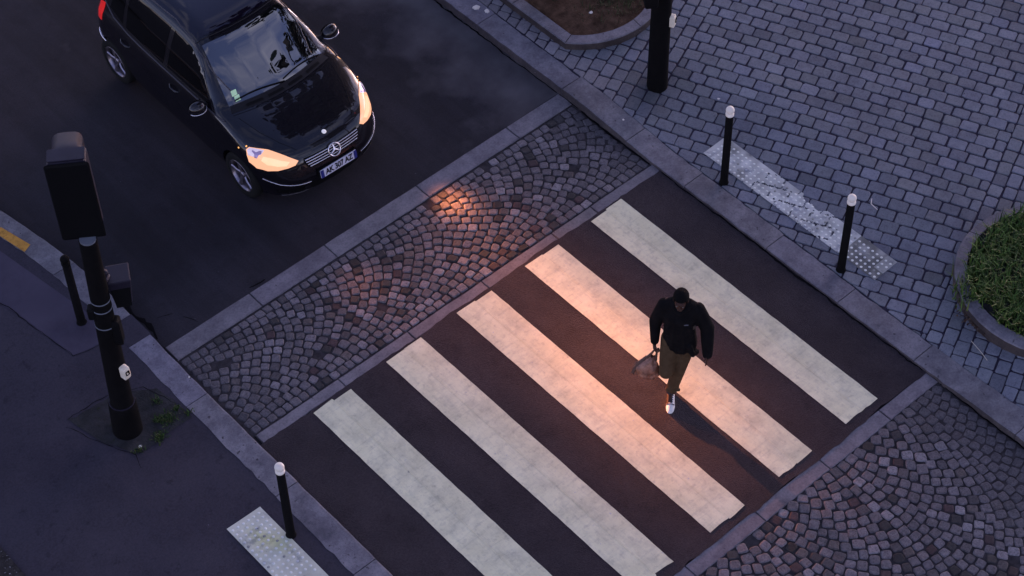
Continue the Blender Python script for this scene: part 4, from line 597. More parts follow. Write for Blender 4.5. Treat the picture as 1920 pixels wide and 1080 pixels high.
# ------------------------------------------------------------------ right pavement of granite setts
UX, UY = .399, -.917
def uv(u, v): return (UX*u-UY*v, UY*u+UX*v)
structure(grid_sheet(.94, 9.0, -9.5, 9.0, .12, lambda x, y: zp(x, y)-.013), 'pavement', MT['joint'])
def sett(mb, u0, u1, v0, v1):
    g = .0085; j = lambda: RNG.normal(0, .0028); c = .012+abs(RNG.normal(0, .005))
    u0 += g+j(); u1 -= g+j(); v0 += g+j(); v1 -= g+j()
    if u1-u0 < .03 or v1-v0 < .03: return
    P = [(u0+c, v0+j()), (u1-c, v0+j()), (u1+j(), v0+c), (u1+j(), v1-c), (u1-c, v1+j()), (u0+c, v1+j()), (u0+j(), v1-c), (u0+j(), v0+c)]
    P = [uv(*p) for p in P]
    P = clip_half(P, 1, 0, .975)
    if len(P) < 3 or area(P) < .0016: return
    cx = sum(p[0] for p in P)/len(P); cy = sum(p[1] for p in P)/len(P)
    if not (-8.5 < cy < 7.5 and cx < 8.0): return
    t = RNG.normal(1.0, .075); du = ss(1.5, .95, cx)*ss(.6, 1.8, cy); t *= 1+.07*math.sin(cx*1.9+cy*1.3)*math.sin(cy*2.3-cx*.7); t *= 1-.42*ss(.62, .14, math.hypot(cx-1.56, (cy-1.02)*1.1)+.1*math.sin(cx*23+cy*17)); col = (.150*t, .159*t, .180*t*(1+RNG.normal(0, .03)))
    col = tuple(c_*(1-du)+d_*du*t for c_, d_ in zip(col, (.20, .185, .19)))
    q = RNG.random()
    if q < .06: col = tuple(x*.72 for x in col)
    elif q > .95: col = tuple(x*1.18 for x in col)
    dz = RNG.normal(0, .0012); tx, ty = RNG.normal(0, .012, 2)
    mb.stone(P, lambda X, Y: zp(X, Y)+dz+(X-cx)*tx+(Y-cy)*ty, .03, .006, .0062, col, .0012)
mb = MB(); nrow = 60
for k in range(-22, nrow):
    v0 = k*.1725; u = -.225; first = True
    off = (.11 if k % 2 else 0)+RNG.uniform(-.02, .02)
    while u < 3.83-.02:
        w = .219+RNG.normal(0, .006)
        if first: w = (off if off > .045 else .219); first = False
        if u+w > 3.83-.05: w = 3.83-u
        sett(mb, u, u+w, v0, v0+.1725); u += w
for rng_u, dirn in (((-.225), -1), (3.83, 1)):
    for c in range(34):
        a = rng_u+dirn*c*.160; b = a+dirn*.160; v = -4.2+RNG.uniform(0, .2)
        while v < 9:
            w = max(.1, .205+RNG.normal(0, .02)); sett(mb, min(a, b), max(a, b), v, v+w); v += w
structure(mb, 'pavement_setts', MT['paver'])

# ------------------------------------------------------------------ left pavement
g = grid_sheet(-30, -5.50, -20, 14, .4, lambda x, y: 0)
mb = MB()
ys = [-20+.25*i for i in range(137)]
for a, b in zip(ys[:-1], ys[1:]):
    xs = [-30, -12, -9, -7.5, -6.6, -6.2, -5.9, -5.7]
    for i in range(len(xs)):
        x0a = xs[i]; x1a = xs[i+1] if i+1 < len(xs) else lpath(a)-.27; x1b = xs[i+1] if i+1 < len(xs) else lpath(b)-.27
        x0b = xs[i]
        sh_a = min(0, lpath(a)+5.3) if i > 2 else 0; sh_b = min(0, lpath(b)+5.3) if i > 2 else 0
        P = [(x0a+(sh_a if i > 2 else 0), a), (x1a+(min(0, lpath(a)+5.3) if (i+1 > 2 and i+1 < len(xs)) else 0), a), (x1b+(min(0, lpath(b)+5.3) if (i+1 > 2 and i+1 < len(xs)) else 0), b), (x0b+(sh_b if i > 2 else 0), b)]
        mb.add([(x, y, zl(x, y)-.002) for x, y in P], [(0, 1, 2, 3)])
structure(mb, 'left_pavement', MT['pave'])
def fine_sheet(poly, dz, name, m, zf=zl, step=.12):
    """a flat patch that follows the ground"""
    pts = []
    for i in range(len(poly)):
        p, q = poly[i], poly[(i+1) % len(poly)]; n = max(1, int(math.hypot(q[0]-p[0], q[1]-p[1])/step))
        pts += [(p[0]+(q[0]-p[0])*k/n, p[1]+(q[1]-p[1])*k/n) for k in range(n)]
    edges = [(i, (i+1) % len(pts)) for i in range(len(pts))]
    x0, x1 = min(p[0] for p in pts), max(p[0] for p in pts); y0, y1 = min(p[1] for p in pts), max(p[1] for p in pts)
    inner = [(x, y) for x in np.arange(x0+step/2, x1, step) for y in np.arange(y0+step/2, y1, step)]
    v, e, f, *_ = delaunay_2d_cdt([Vector(p) for p in pts+inner], edges, [], 1, 1e-5)
    mbb = MB().add([(p.x, p.y, zf(p.x, p.y)+dz) for p in v], [tuple(t) for t in f])
    return structure(mbb, name, m)
pp = jag((-5.62, 2.22), (-6.05, 2.30), .1, .008)+jag((-6.05, 2.30), (-6.25, 3.7), .1, .008)+jag((-6.25, 3.7), (-6.6, 5.2), .1, .008)+[(-6.6, 5.2), (-6.05, 5.3), (-5.83, 4.3), (-5.68, 3.3), (-5.56, 2.5)]
fine_sheet(pp, .003, 'pavement_patch', MT['pave2'])
pit = jag((-6.58, 1.63), (-5.95, 1.58), .08, .012)+jag((-5.95, 1.58), (-5.62, 1.36), .08, .012)+jag((-5.62, 1.36), (-5.56, .80), .08, .012)+jag((-5.56, .80), (-6.30, .78), .08, .008)+jag((-6.30, .78), (-6.52, 1.2), .08, .012)
fine_sheet(pit, .004, 'pole_footing_fill', MT['pit'])
structure(MB().prism([(-9.5, -3.5), (-7.99, -3.5), (-7.985, .95), (-8.6, 1.6), (-9.5, 1.6)][::1], .0, .075), 'planting_soil', mat('dark_bed_soil', (.012, .010, .010), (.03, .027, .026), rough=.95, nscale=14, bump=1, bscale=40, speck=[(38, .64, (.30, .30, .31))]))

def crack(pts, w, name, zf, dz=.0055):
    L_, R_ = [], []
    P = []
    for a, b in zip(pts[:-1], pts[1:]): P += jag(a, b, .05, .006)
    P.append(pts[-1])
    for i, p in enumerate(P):
        q = P[min(i+1, len(P)-1)]; o = P[max(i-1, 0)]; dx, dy = q[0]-o[0], q[1]-o[1]; l = math.hypot(dx, dy) or 1
        k = w*(.5+RNG.random())*(.35+.65*math.sin(math.pi*(i+.5)/len(P)))
        L_.append((p[0]-dy/l*k, p[1]+dx/l*k)); R_.append((p[0]+dy/l*k, p[1]-dx/l*k))
    n = len(P); V = [(x, y, zf(x, y)+dz) for x, y in L_+R_]
    return MB().add(V, [(i, n+i, n+i+1, i+1) for i in range(n-1)])
cr = MB()
flat0 = lambda x, y: 0.0
for pts, w in (([(-5.21, 2.95), (-5.17, 2.62), (-5.20, 2.38), (-5.15, 2.18), (-5.20, 1.95)], .030), ([(-4.80, 2.02), (-4.72, 1.84)], .004),
               ([(-5.02, 2.2), (-4.86, 2.14)], .004), ([(-4.0, 1.86), (-3.8, 1.84)], .012)):
    c = crack(pts, w, 'c', flat0, .003); cr.add(c.v, c.f)
structure(cr, 'road_cracks', MT['crack'])
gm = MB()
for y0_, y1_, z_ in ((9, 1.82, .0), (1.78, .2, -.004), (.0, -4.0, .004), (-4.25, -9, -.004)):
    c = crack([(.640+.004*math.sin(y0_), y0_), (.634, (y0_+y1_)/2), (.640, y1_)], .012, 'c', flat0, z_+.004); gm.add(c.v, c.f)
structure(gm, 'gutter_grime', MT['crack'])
cr = MB()
for pts, w in (([(-5.62, 2.215), (-6.06, 2.29), (-6.26, 3.7), (-6.6, 5.1)], .0035), ([(-6.60, 1.62), (-6.2, 1.63), (-5.95, 1.585)], .0035), ([(-5.95, 1.58), (-5.72, 1.47), (-5.56, 1.02)], .0035), ([(-6.53, 1.25), (-6.30, .775), (-6.36, .60)], .0035), ([(-6.65, 1.55), (-6.5, 1.2)], .0035)):
    c = crack(pts, w, 'c', zl, .006); cr.add(c.v, c.f)
structure(cr, 'pavement_cracks', MT['crack'])
# ------------------------------------------------------------------ painted markings
place = ['beside the right kerb', 'second from the right kerb, under the walking man', 'middle stripe, lit orange by the headlights', 'second from the left kerb', 'beside the left kerb, running out of the picture']
for i in range(5):
    x1 = -i*1.0162; x0 = x1-.5; xm = x0+.262+RNG.normal(0, .004); mb = MB()
    y0 = -3.935+RNG.normal(0, .01); t = 1+RNG.normal(0, .01)
    A = jag((x0, RNG.normal(0, .006)), (x0, y0), .07, .0013)+jag((x0, y0), (xm, y0+RNG.normal(0, .008)), .06, .004)+[(xm, y0), (xm, 0)]
    e1 = RNG.normal(.006, .012)
    B_ = [(xm+.001, e1), (xm+.001, y0)]+jag((xm+.004, y0+RNG.normal(0, .012)), (x1, y0), .06, .004)+jag((x1, y0), (x1, e1), .07, .0013)+[(x1, e1)]
    mb.sheet(A, .0075, (t, t, t)); mb.sheet(B_, .0082, (t*.955, t*.955, t*.96))
    mb.sheet([(xm-.003, y0+.01), (xm+.003, y0+.01), (xm+.004, -.01), (xm-.002, -.01)], .0100, (1.10, 1.09, 1.07))
    setp(mb.build('crossing_stripe', MT['paint']), f'white painted stripe of the pedestrian crossing, {place[i]}', 'crossing stripe', 'white stripes of the pedestrian crossing')
fine_sheet([(-5.70, 4.42), (-5.60, 4.44), (-5.50, 3.98), (-5.61, 3.93)], .006, 'kerb_mark', MT['yellow'], step=.1)
km = bpy.data.objects['kerb_mark']; del km['kind']; setp(km, 'faded orange-yellow paint rectangle on top of the kerb at the left edge', 'road marking')

def tactile(name, x0, x1, y0, y1, zf, label, worn):
    mb = MB(); st = .0125
    nx, ny = int((x1-x0)/st), int((y1-y0)/st)
    rr = np.random.default_rng(5)
    def keep(x, y):
        if not worn: return True
        u, v = UX*x+UY*y, -UY*x+UX*y
        mid = ss(-2.15, -1.95, y)*ss(-.75, -.95, y)
        k = math.floor(v/.1725); fr = v-k*.1725; off = (.11 if k % 2 else 0)
        fu = (u+.225-off) % .219
        jn = min(fr, .1725-fr) < .010 or min(fu, .219-fu) < .010
        if mid > .5 and jn and math.sin(x*47+y*31)+math.sin(y*83) > .0: return False
        if mid > .5 and y < -1.25 and x > x1-.035+.05*math.sin(y*9)+.02*math.sin(y*31): return False
        if x > x1-.012*rr.random() or x < x0+.012*rr.random(): return rr.random() > .25
        return True
    def shade(x, y):
        if not worn: return 1.0-.10*max(0, math.sin(x*9+1)*math.sin(y*5.1))
        n = math.sin(x*13+y*7)+math.sin(x*29-y*17)*.6+math.sin(y*41+x*5)*.4
        if y < -2.28: return .24+.20*max(0, n) if y > -2.68 or x < 1.33 else .55
        if y > -.75: return .72+.2*n if y < -.25 else .85
        return .86+.10*n
    for j in range(ny):
        for i in range(nx):
            x, y = x0+i*st, y0+j*st
            if keep(x+st/2, y+st/2):
                t = max(.14, shade(x, y)); P = [(x, y), (x+st, y), (x+st, y+st), (x, y+st)]
                yl = 0 if worn else ss(.30, .0, math.hypot((x+5.92)*1.2, y+1.02+.1*math.sin(x*17)))*.6+.30; mb.add([(a, b, zf(a, b)+.0085) for a, b in P], [(0, 1, 2, 3)], (t*(1+.06*yl), t*(1+.05*yl), t*(1.02-.45*yl)))
    pt = .066; k = 0
    for j in range(int((y1-y0)/pt)):
        for i in range(int((x1-x0)/pt)):
            x, y = x0+.036+i*pt, y0+.036+j*pt
            if not keep(x, y) or RNG.random() < .02: continue
            t = 1.28 if RNG.random() > .06 else .5
            V = []; z = zf(x, y)+.0085
            for r_, h_ in ((.0165, 0), (.0125, .0045), (.006, .006)):
                V += [(x+r_*math.cos(a), y+r_*math.sin(a), z+h_) for a in [2*math.pi*q/8 for q in range(8)]]
            mb.add(V, [(q*8+a, q*8+(a+1) % 8, (q+1)*8+(a+1) % 8, (q+1)*8+a) for q in range(2) for a in range(8)]+[tuple(16+a for a in range(8))], (t, t, t))
    return setp(mb.build(name, MT['tactile'], smooth=False), label, 'tactile strip', 'studded warning strips at the crossing')
tactile('tactile_strip', 1.20, 1.585, -2.815, -.12, zp, 'worn white studded strip laid over the grey paving behind the two bollards', True)
tactile('tactile_strip', -6.155, -5.725, -4.6, -.60, zl, 'pale yellowish studded strip on dark asphalt beside the bollard at bottom left', False)

# ------------------------------------------------------------------ bollards
def bollard(x, y, z, h, white, label, r=.046):
    t = thing('bollard', label, 'bollard', (x, y, z), 0, 'bollards along the kerbs')
    top = h-.115
    MB().lathe([(r*1.25, -.06), (r*1.25, .004), (r*1.12, .02), (r*1.02, .05), (r*.96, top), (0, top)], 20).build('post', MT['iron'], t)
    c = MB(); rb = r*1.09
    prof = [(r*1.0, top-.012), (r*1.07, top-.008), (r*1.07, top+.016), (r*.86, top+.022)]+[(rb*math.sin(a), h-rb-rb*math.cos(a)) for a in [math.pi*(.20+.8*q/12) for q in range(13)]]
    c.lathe(prof, 20); c.build('cap', MT['cap'] if white else MT['iron'], t)
    return t
bollard(-5.704, -1.096, zl(-5.7, -1.1), 1.225, True, 'white-topped black bollard beside the left kerb at bottom, next to the pale studded strip')
bollard(1.045, -.618, zp(1.045, -.6), 1.225, True, 'white-topped black bollard at the upper end of the worn studded strip')
bollard(1.046, -2.450, zp(1.046, -2.45), 1.225, True, 'white-topped black bollard at the lower end of the worn studded strip')
bollard(-5.715, 2.63, zl(-5.7, 2.63), 1.10, False, 'all black bollard behind the traffic light pole', .047)

# ------------------------------------------------------------------ traffic light seen from behind
def frame(a, n):   # columns: right, back, up
    return Matrix(((a[0], n[0], 0), (a[1], n[1], 0), (0, 0, 1)))
def rbox(mb, c, d, q, rad=.03, col=(1, 1, 1), seg=4):
    """box with rounded corners in its local x-z face, depth along local y"""
    hx, hy, hz = d[0]/2, d[1]/2, d[2]/2; P = []
    for cx, cz, a0 in ((hx-rad, hz-rad, 0), (-hx+rad, hz-rad, 90), (-hx+rad, -hz+rad, 180), (hx-rad, -hz+rad, 270)):
        for k in range(seg+1):
            a = R(a0+90*k/seg); P.append((cx+rad*math.cos(a), cz+rad*math.sin(a)))
    n = len(P); V = []
    for y, s_ in ((-hy, 1-.012/hx), (-hy+.012, 1), (hy-.012, 1), (hy, 1-.012/hx)):
        V += [q @ Vector((x*s_, y, z*s_))+Vector(c) for x, z in P]
    F = [(j*n+i, (j+1)*n+i, (j+1)*n+(i+1) % n, j*n+(i+1) % n) for j in range(3) for i in range(n)]+[tuple(range(n)), tuple(3*n+i for i in range(n-1, -1, -1))]
    return mb.add(V, F, col)
MT['lens_off'] = mat('signal_lens_dark', (.02, .004, .003), rough=.2, spec=.5)
MT['lens_red'] = mat('signal_lens_red', (.4, .01, .01), rough=.3, emit=(1.0, .03, .02), estr=9.0)
def signal_head(t, c, q, h=1.0, lit=None, w=.36):
    """q: local x right, local y towards the back of the head"""
    b = MB(); rbox(b, c, (w-.03, .20, h-.03), q, .04); hs = b.build('housing', MT['iron2'], t)
    b = MB(); rbox(b, Vector(c)+q @ Vector((0, .108, -.012)), (w+.015, .022, h-.01), q, .03); b.build('back_plate', MT['black'], t)
    b = MB(); rbox(b, Vector(c)+q @ Vector((0, .0, h/2-.005)), (w-.05, .16, .012), q, .004); b.build('top_cover', MT['iron2'], t)
    for k in range(3):
        z = h/2-.17-k*.33*h; f = Vector(c)+q @ Vector((0, -.10, z))
        rot = q @ Matrix.Rotation(R(90), 3, 'X')
        v = MB(); pr = []
        n = 14
        for i in range(n+1):
            a = R(-35+250*i/n)
            pr.append((.150*math.copysign(abs(math.cos(a))**.5, math.cos(a)), .140*math.copysign(abs(math.sin(a))**.5, math.sin(a))))
        V = []
        for yy, rs in ((-.0, 1), (-.22, 1.0)):
            for px, pz in pr:
                cut = 1 if yy == 0 else .55+.45*max(0, pz/.142)
                V.append(f+q @ Vector((px, yy*cut, pz)))
        V2 = [f+q @ Vector((px*.96, yy*(.55+.45*max(0, pz/.142)), pz*.96)) for yy in (0, -.22) for px, pz in pr]
        m = n+1
        v.add(V+V2, [(i, i+1, m+i+1, m+i) for i in range(n)]+[(2*m+i, 3*m+i, 3*m+i+1, 2*m+i+1) for i in range(n)]+[(m+i, m+i+1, 3*m+i+1, 3*m+i) for i in range(n)], smooth=True)
        v.build('visor', MT['iron2'], t)
        l = MB(); l.lathe([(0, .022), (.06, .018), (.11, .008), (.125, .0)], 20, f+q @ Vector((0, -.004, 0)), q=rot); l.build('lens', MT['lens_red'] if lit == k else MT['lens_off'], t)
def button(t, c, d, wz=.17):
    a = math.atan2(d[1], d[0])-math.pi/2; q = Matrix.Rotation(a, 3, 'Z')
    b = MB(); rbox(b, c, (.085, .085, wz), q, .025); o = b.build('push_button', MT['cream'], t)
    b = MB(); rbox(b, Vector(c)+q @ Vector((0, .044, .018)), (.046, .006, .055), q, .006); b.build('symbol_plate', MT['black'], o)
    b = MB(); b.box(Vector(c)+q @ Vector((.006, .0485, .016)), (.012, .003, .028), tilt=q); b.box(Vector(c)+q @ Vector((-.004, .0485, .006)), (.01, .003, .010), tilt=q); b.build('hand_symbol', MT['cream'], o)

MT['steel2'] = mat('collar_grey', (.12, .13, .15), rough=.6)
bx, by = -6.165, 1.125; bz = zl(bx, by)
t = thing('traffic_light', 'traffic light with a black back plate on a tapering banded pole, seen from behind', 'traffic light', (0, 0, 0))
def ax(z): return Vector((bx+.078*(z/3.0), by-.035*(z/3.0), z))
zs = [bz-.03, bz+.03, .42, .50, .56, 1.2, 1.9, 2.6, 3.02]; rs = [.162, .159, .149, .146, .120, .112, .102, .093, .088]
MB().tube([ax(z) for z in zs], rs, 28).build('pole', MT['iron'], t)
b = MB(); b.tube([ax(2.985), ax(3.04)], .080, 20); b.build('collar', MT['steel2'], t)
for z, r_ in ((2.165, .1015), (2.045, .103), (1.80, .1065), (.535, .136)):
    b = MB(); b.tube([ax(z-.007), ax(z+.007)], r_, 28); b.build('clamp_band', MT['steel2'] if z > 1 else MT['iron2'], t)
rt = Vector((.758, -.652, 0)); cf = Vector((-.652, -.758, 0))
b = MB(); rbox(b, ax(2.0)-rt*.10+cf*.03, (.08, .10, .16), frame(rt, cf), .02); b.build('junction_box', MT['black'], t)
b = MB(); rbox(b, ax(1.70)+rt*.11+cf*.02, (.09, .12, .36), frame(rt, cf), .03); b.build('control_box', MT['black'], t)
q1 = frame((.824, -.567), (-.567, -.824))
signal_head(t, Vector((-6.035, 1.215, 3.545)), q1, 1.03, w=.40)
button(t, ax(1.12)+Vector((.03, -.145, 0)), (.12, -1.0))
# small repeater on its arm
qr = Matrix.Rotation(R(-29), 3, 'Z'); b = MB(); b.box((-5.845, 1.145, 2.12), (.235, .25, .36), tilt=qr, taper=.72); b.build('repeater_box', MT['iron2'], t, bevel=.012)
b = MB(); b.box(Vector((-5.845, 1.145, 2.12))+qr @ Vector((.0, -.118, -.02)), (.20, .012, .31), tilt=qr @ Matrix.Rotation(R(-5.8), 3, 'X'), taper=.75); b.build('repeater_face', MT['black'], t)
b = MB(); b.tube([ax(2.30), ax(2.30)+Vector((.12, .03, .02)), Vector((-5.93, 1.18, 2.30))], .022, 10); b.lathe([(0, .05), (.03, .04), (.035, .0), (.03, -.03)], 12, (-5.95, 1.20, 2.325)); b.build('bracket', MT['iron2'], t)

# the pole at the top of the picture
t = thing('signal_pole', 'thick black pole standing on the grey paving beside the curved planter', 'pole', (1.56, 1.02, zp(1.56, 1.02)))
MB().tube([(0, 0, -.03), (0, 0, .5), (.01, 0, 1.6), (.03, .0, 3.1)], [.128, .124, .120, .112], 28).build('pole', MT['iron'], t)
b = MB(); rbox(b, (-.21, -.02, 1.68), (.16, .26, .40), frame((.824, -.567), (-.567, -.824)), .03); b.build('repeater_box', MT['black'], t)
b = MB(); b.tube([(0, 0, 1.7), (-.18, -.02, 1.7)], .02, 8); b.build('bracket', MT['iron2'], t)
button(t, Vector((.075, -.115, 1.08)), (.52, -.85))
signal_head(t, Vector((0.06, 0.05, 3.6)), frame((.9, .43), (.43, -.9)), 1.0, lit=0)

# ------------------------------------------------------------------ planters with granite rims
def ring_thing(outer, inner, zt, label, soil_m, name='planter'):
    n = len(outer); mb = MB()
    V = [(x, y, 0) for x, y in outer]+[(x, y, zt-.015) for x, y in outer]+[(x*.93+i_[0]*.07, y*.93+i_[1]*.07, zt) for (x, y), i_ in zip(outer, inner)]+[(x, y, zt) for x, y in inner]+[(x, y, zt-.12) for x, y in inner]
    F = [(j*n+i, j*n+(i+1) % n, (j+1)*n+(i+1) % n, (j+1)*n+i) for j in range(4) for i in range(n)]
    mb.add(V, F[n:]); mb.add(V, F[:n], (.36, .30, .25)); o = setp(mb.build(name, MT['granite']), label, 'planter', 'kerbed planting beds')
    mb2 = MB()
    cx = sum(p[0] for p in inner)/n; cy = sum(p[1] for p in inner)/n; ringn = 14; V = []
    for k in range(ringn+1):
        for x, y in inner:
            f = k/ringn; X, Y = cx+(x-cx)*(1-f), cy+(y-cy)*(1-f); V.append((X, Y, zt-.045+.05*math.sin(f*1.6)+.012*math.sin(X*9)*math.sin(Y*8)))
    mb2.add(V, [(j*n+i, j*n+(i+1) % n, (j+1)*n+(i+1) % n, (j+1)*n+i) for j in range(ringn) for i in range(n)], smooth=True)
    mb2.build('soil', soil_m, o)
    tot = 0
    for i in range(n):
        L_ = math.hypot(outer[i][0]-outer[i-1][0], outer[i][1]-outer[i-1][1]); tot += L_
        if tot > .95:
            tot = 0; (ox, oy), (ix, iy) = outer[i], inner[i]; dx, dy = ix-ox, iy-oy; l = math.hypot(dx, dy); px, py = -dy/l*.004, dx/l*.004
            MB().add([(ox-px, oy-py, zt+.0015), (ox+px, oy+py, zt+.0015), (ix+px, iy+py, zt+.0015), (ix-px, iy-py, zt+.0015)], [(0, 1, 2, 3)]).build('rim_joint', MT['crack'], o)
    return o
def arc(c, r, a0, a1, n): return [(c[0]+r*math.cos(R(a0+(a1-a0)*i/n)), c[1]+r*math.sin(R(a0+(a1-a0)*i/n))) for i in range(n+1)]
out1 = [(1.16, 7.0), (1.16, 5.6), (1.16, 4.4), (1.16, 3.2)]+arc((2.0, 2.87), 1.06, 217.5, 360, 26)+[(3.06, 4.4), (3.06, 7.0)]
in1 = [(1.31, 6.85), (1.31, 5.6), (1.31, 4.4), (1.31, 3.2)]+arc((2.0, 2.87), .91, 220.5, 360, 26)+[(2.91, 4.4), (2.91, 6.85)]
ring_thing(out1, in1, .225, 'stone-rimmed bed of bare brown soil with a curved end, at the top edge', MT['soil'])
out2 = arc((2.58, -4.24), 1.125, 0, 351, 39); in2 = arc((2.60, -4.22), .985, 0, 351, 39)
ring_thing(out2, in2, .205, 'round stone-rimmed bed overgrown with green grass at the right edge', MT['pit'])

def blades(name, spots, hmin, hmax, cols, lean_out=None, w=.006, kindx='stuff', label=None, cat=None):
    mb = MB()
    for x, y, z in spots:
        h = RNG.uniform(hmin, hmax); a = RNG.uniform(0, 2*math.pi); ln = RNG.uniform(.25, 1.1)*h
        dx, dy = math.cos(a)*ln, math.sin(a)*ln
        if lean_out: ox, oy = lean_out(x, y); dx, dy = dx*.7+ox*h, dy*.7+oy*h
        px, py = -math.sin(a)*w*RNG.uniform(.6, 1.3), math.cos(a)*w*RNG.uniform(.6, 1.3)
        c = cols[RNG.integers(len(cols))]; t = RNG.uniform(.6, 1.35); c = tuple(q*t for q in c)
        V = [(x-px, y-py, z), (x+px, y+py, z), (x+dx*.35+px*.8, y+dy*.35+py*.8, z+h*.6), (x+dx*.35-px*.8, y+dy*.35-py*.8, z+h*.6), (x+dx, y+dy, z+h*.92)]
        mb.add(V, [(0, 1, 2, 3), (3, 2, 4)], c)
    return setp(mb.build(name, MT['grass']), label, cat, kind=kindx)
GC = [(.040, .082, .012), (.054, .108, .014), (.024, .050, .008), (.070, .125, .018), (.10, .125, .028)]
sp = []
for _ in range(7000):
    a = RNG.uniform(0, 2*math.pi); r_ = .985*math.sqrt(RNG.random())*(1-.07*max(0, math.sin(a*5)+math.sin(a*11+1)*.6)); x, y = 2.6+r_*math.cos(a), -4.22+r_*math.sin(a)
    if x < 3.3: sp.append((x, y, .155))
for _ in range(150):   # the tuft hanging over the rim
    sp.append((1.70+RNG.normal(0, .10), -3.72+RNG.normal(0, .11), .17))
blades('grass', sp, .06, .22, GC, None, .0085)
sp = []
for _ in range(1500):
    x, y = RNG.normal(2.35, .26), RNG.normal(2.55, .26)
    if math.hypot(x-2.0, y-2.87) < .86: sp.append((x, y, .20))
blades('grass', sp, .03, .13, [(.028, .040, .010), (.04, .05, .014)], w=.004)
sp = []
for cx, cy, n, s_ in ((-5.78, .95, 260, .055), (-5.86, 1.02, 60, .03), (-5.72, 1.22, 60, .03), (-5.98, .80, 160, .04), (-6.25, .80, 60, .03), (-5.62, 1.0, 60, .02), (-5.56, .86, 30, .03)):
    for _ in range(n): sp.append((cx+RNG.normal(0, s_), cy+RNG.normal(0, s_*.8), zl(cx, cy)+.003))
blades('weeds', sp, .01, .05, [(.020, .052, .006), (.026, .062, .008), (.05, .06, .016)], w=.005)
sp = [(1.50+RNG.normal(0, .06), -3.98+RNG.normal(0, .12), .10) for _ in range(160)]
blades('dead_leaf_mulch', sp, .004, .02, [(.055, .028, .015), (.08, .045, .025), (.04, .02, .012)], w=.014)

# shrub stems at the top edge, in the soil bed
def shrub(x, y, label):
    t = thing('shrub', label, 'shrub', (x, y, .19)); st_, lf = MB(), MB()
    for k in range(9):
        a = RNG.uniform(0, 6.28); l = RNG.uniform(.5, 1.0); p = [Vector((RNG.normal(0, .03), RNG.normal(0, .03), -.03))]
        for i in range(5): p.append(p[-1]+Vector((math.cos(a)*.09*l*(i*.4+.3), math.sin(a)*.09*l*(i*.4+.3), .2*l)))
        st_.tube(p, [.012, .010, .009, .007, .005, .003], 6)
        for i in range(70):
            c = p[RNG.integers(2, 6)]+Vector(RNG.normal(0, .09, 3)); n = Vector(RNG.normal(0, 1, 3)).normalized(); u = n.orthogonal().normalized(); w_ = n.cross(u); s_ = RNG.uniform(.03, .06)
            q = RNG.uniform(.6, 1.2); lf.add([c-u*s_, c+w_*s_*.45, c+u*s_, c-w_*s_*.45], [(0, 1, 2, 3)], (.022*q, .036*q, .012*q))
    st_.build('stem', MT['bark'], t); lf.build('foliage', MT['leaf'], t)
shrub(1.66, 3.02, 'dark leafy shrub in the soil bed at the top edge of the picture')

# ------------------------------------------------------------------ scraps lying about
def scrap(x, y, z, s_, label, pts=6, m='litter', cat='litter', flat=.35):
    P = [(s_*(.7+.5*RNG.random())*math.cos(2*math.pi*k/pts), s_*(.5+.5*RNG.random())*math.sin(2*math.pi*k/pts)) for k in range(pts)]
    n = pts; mb = MB().add([(a, b, 0) for a, b in P]+[(a*.75, b*.75, s_*flat*(.5+RNG.random()*.6)) for a, b in P]+[(0, 0, s_*flat*.8)],
                           [(i, (i+1) % n, n+(i+1) % n, n+i) for i in range(n)]+[(n+i, n+(i+1) % n, 2*n) for i in range(n)])
    o = mb.build('scrap', MT[m]); o.location = (x, y, z); o.rotation_euler = (0, 0, RNG.uniform(0, 6)); setp(o, label, cat)
scrap(.85, 3.55, zp(.8, 3.5)+.002, .055, 'larger pale dry leaf on the kerb near the soil bed')
scrap(.91, 3.40, zp(.8, 3.4)+.002, .042, 'smaller pale dry leaf on the kerb near the soil bed')
scrap(-6.20, .84, zl(-6.2, .84)+.005, .028, 'white pebble on the mossy ground in front of the traffic light pole', cat='pebble')
scrap(-5.27, 1.25, .005+zl(-5.3, 1.25), .016, 'tiny white scrap on the left kerb edge beside the cobbles')
scrap(.86, .88, zp(.9, .88)+.003, .017, 'white dot of chewing gum on the right kerb above the cobble band')
scrap(1.77, 2.42, .215, .030, 'pale stone lying on the brown soil of the bed', cat='pebble')
scrap(1.95, .36, zp(1.95, .36)+.002, .020, 'pale pebble on the grey paving right of the thick black pole', cat='pebble')
mb = MB().tube([(1.26, -4.14, .118), (1.22, -4.3, .121), (1.18, -4.43, .117)], .0035, 6); setp(mb.build('dry_stalk', MT['straw']), 'pale dry stalk lying on the setts below the grassy planter', 'stalk')
mb = MB(); P = [Vector((2.05, -2.0, .109)), Vector((1.98, -2.05, .114)), Vector((1.97, -2.16, .109))]
mb.tube(P, [.004, .006, .003], 6); setp(mb.build('paper_scrap', MT['litter']), 'small white paper curl on the setts right of the lower bollard', 'litter')
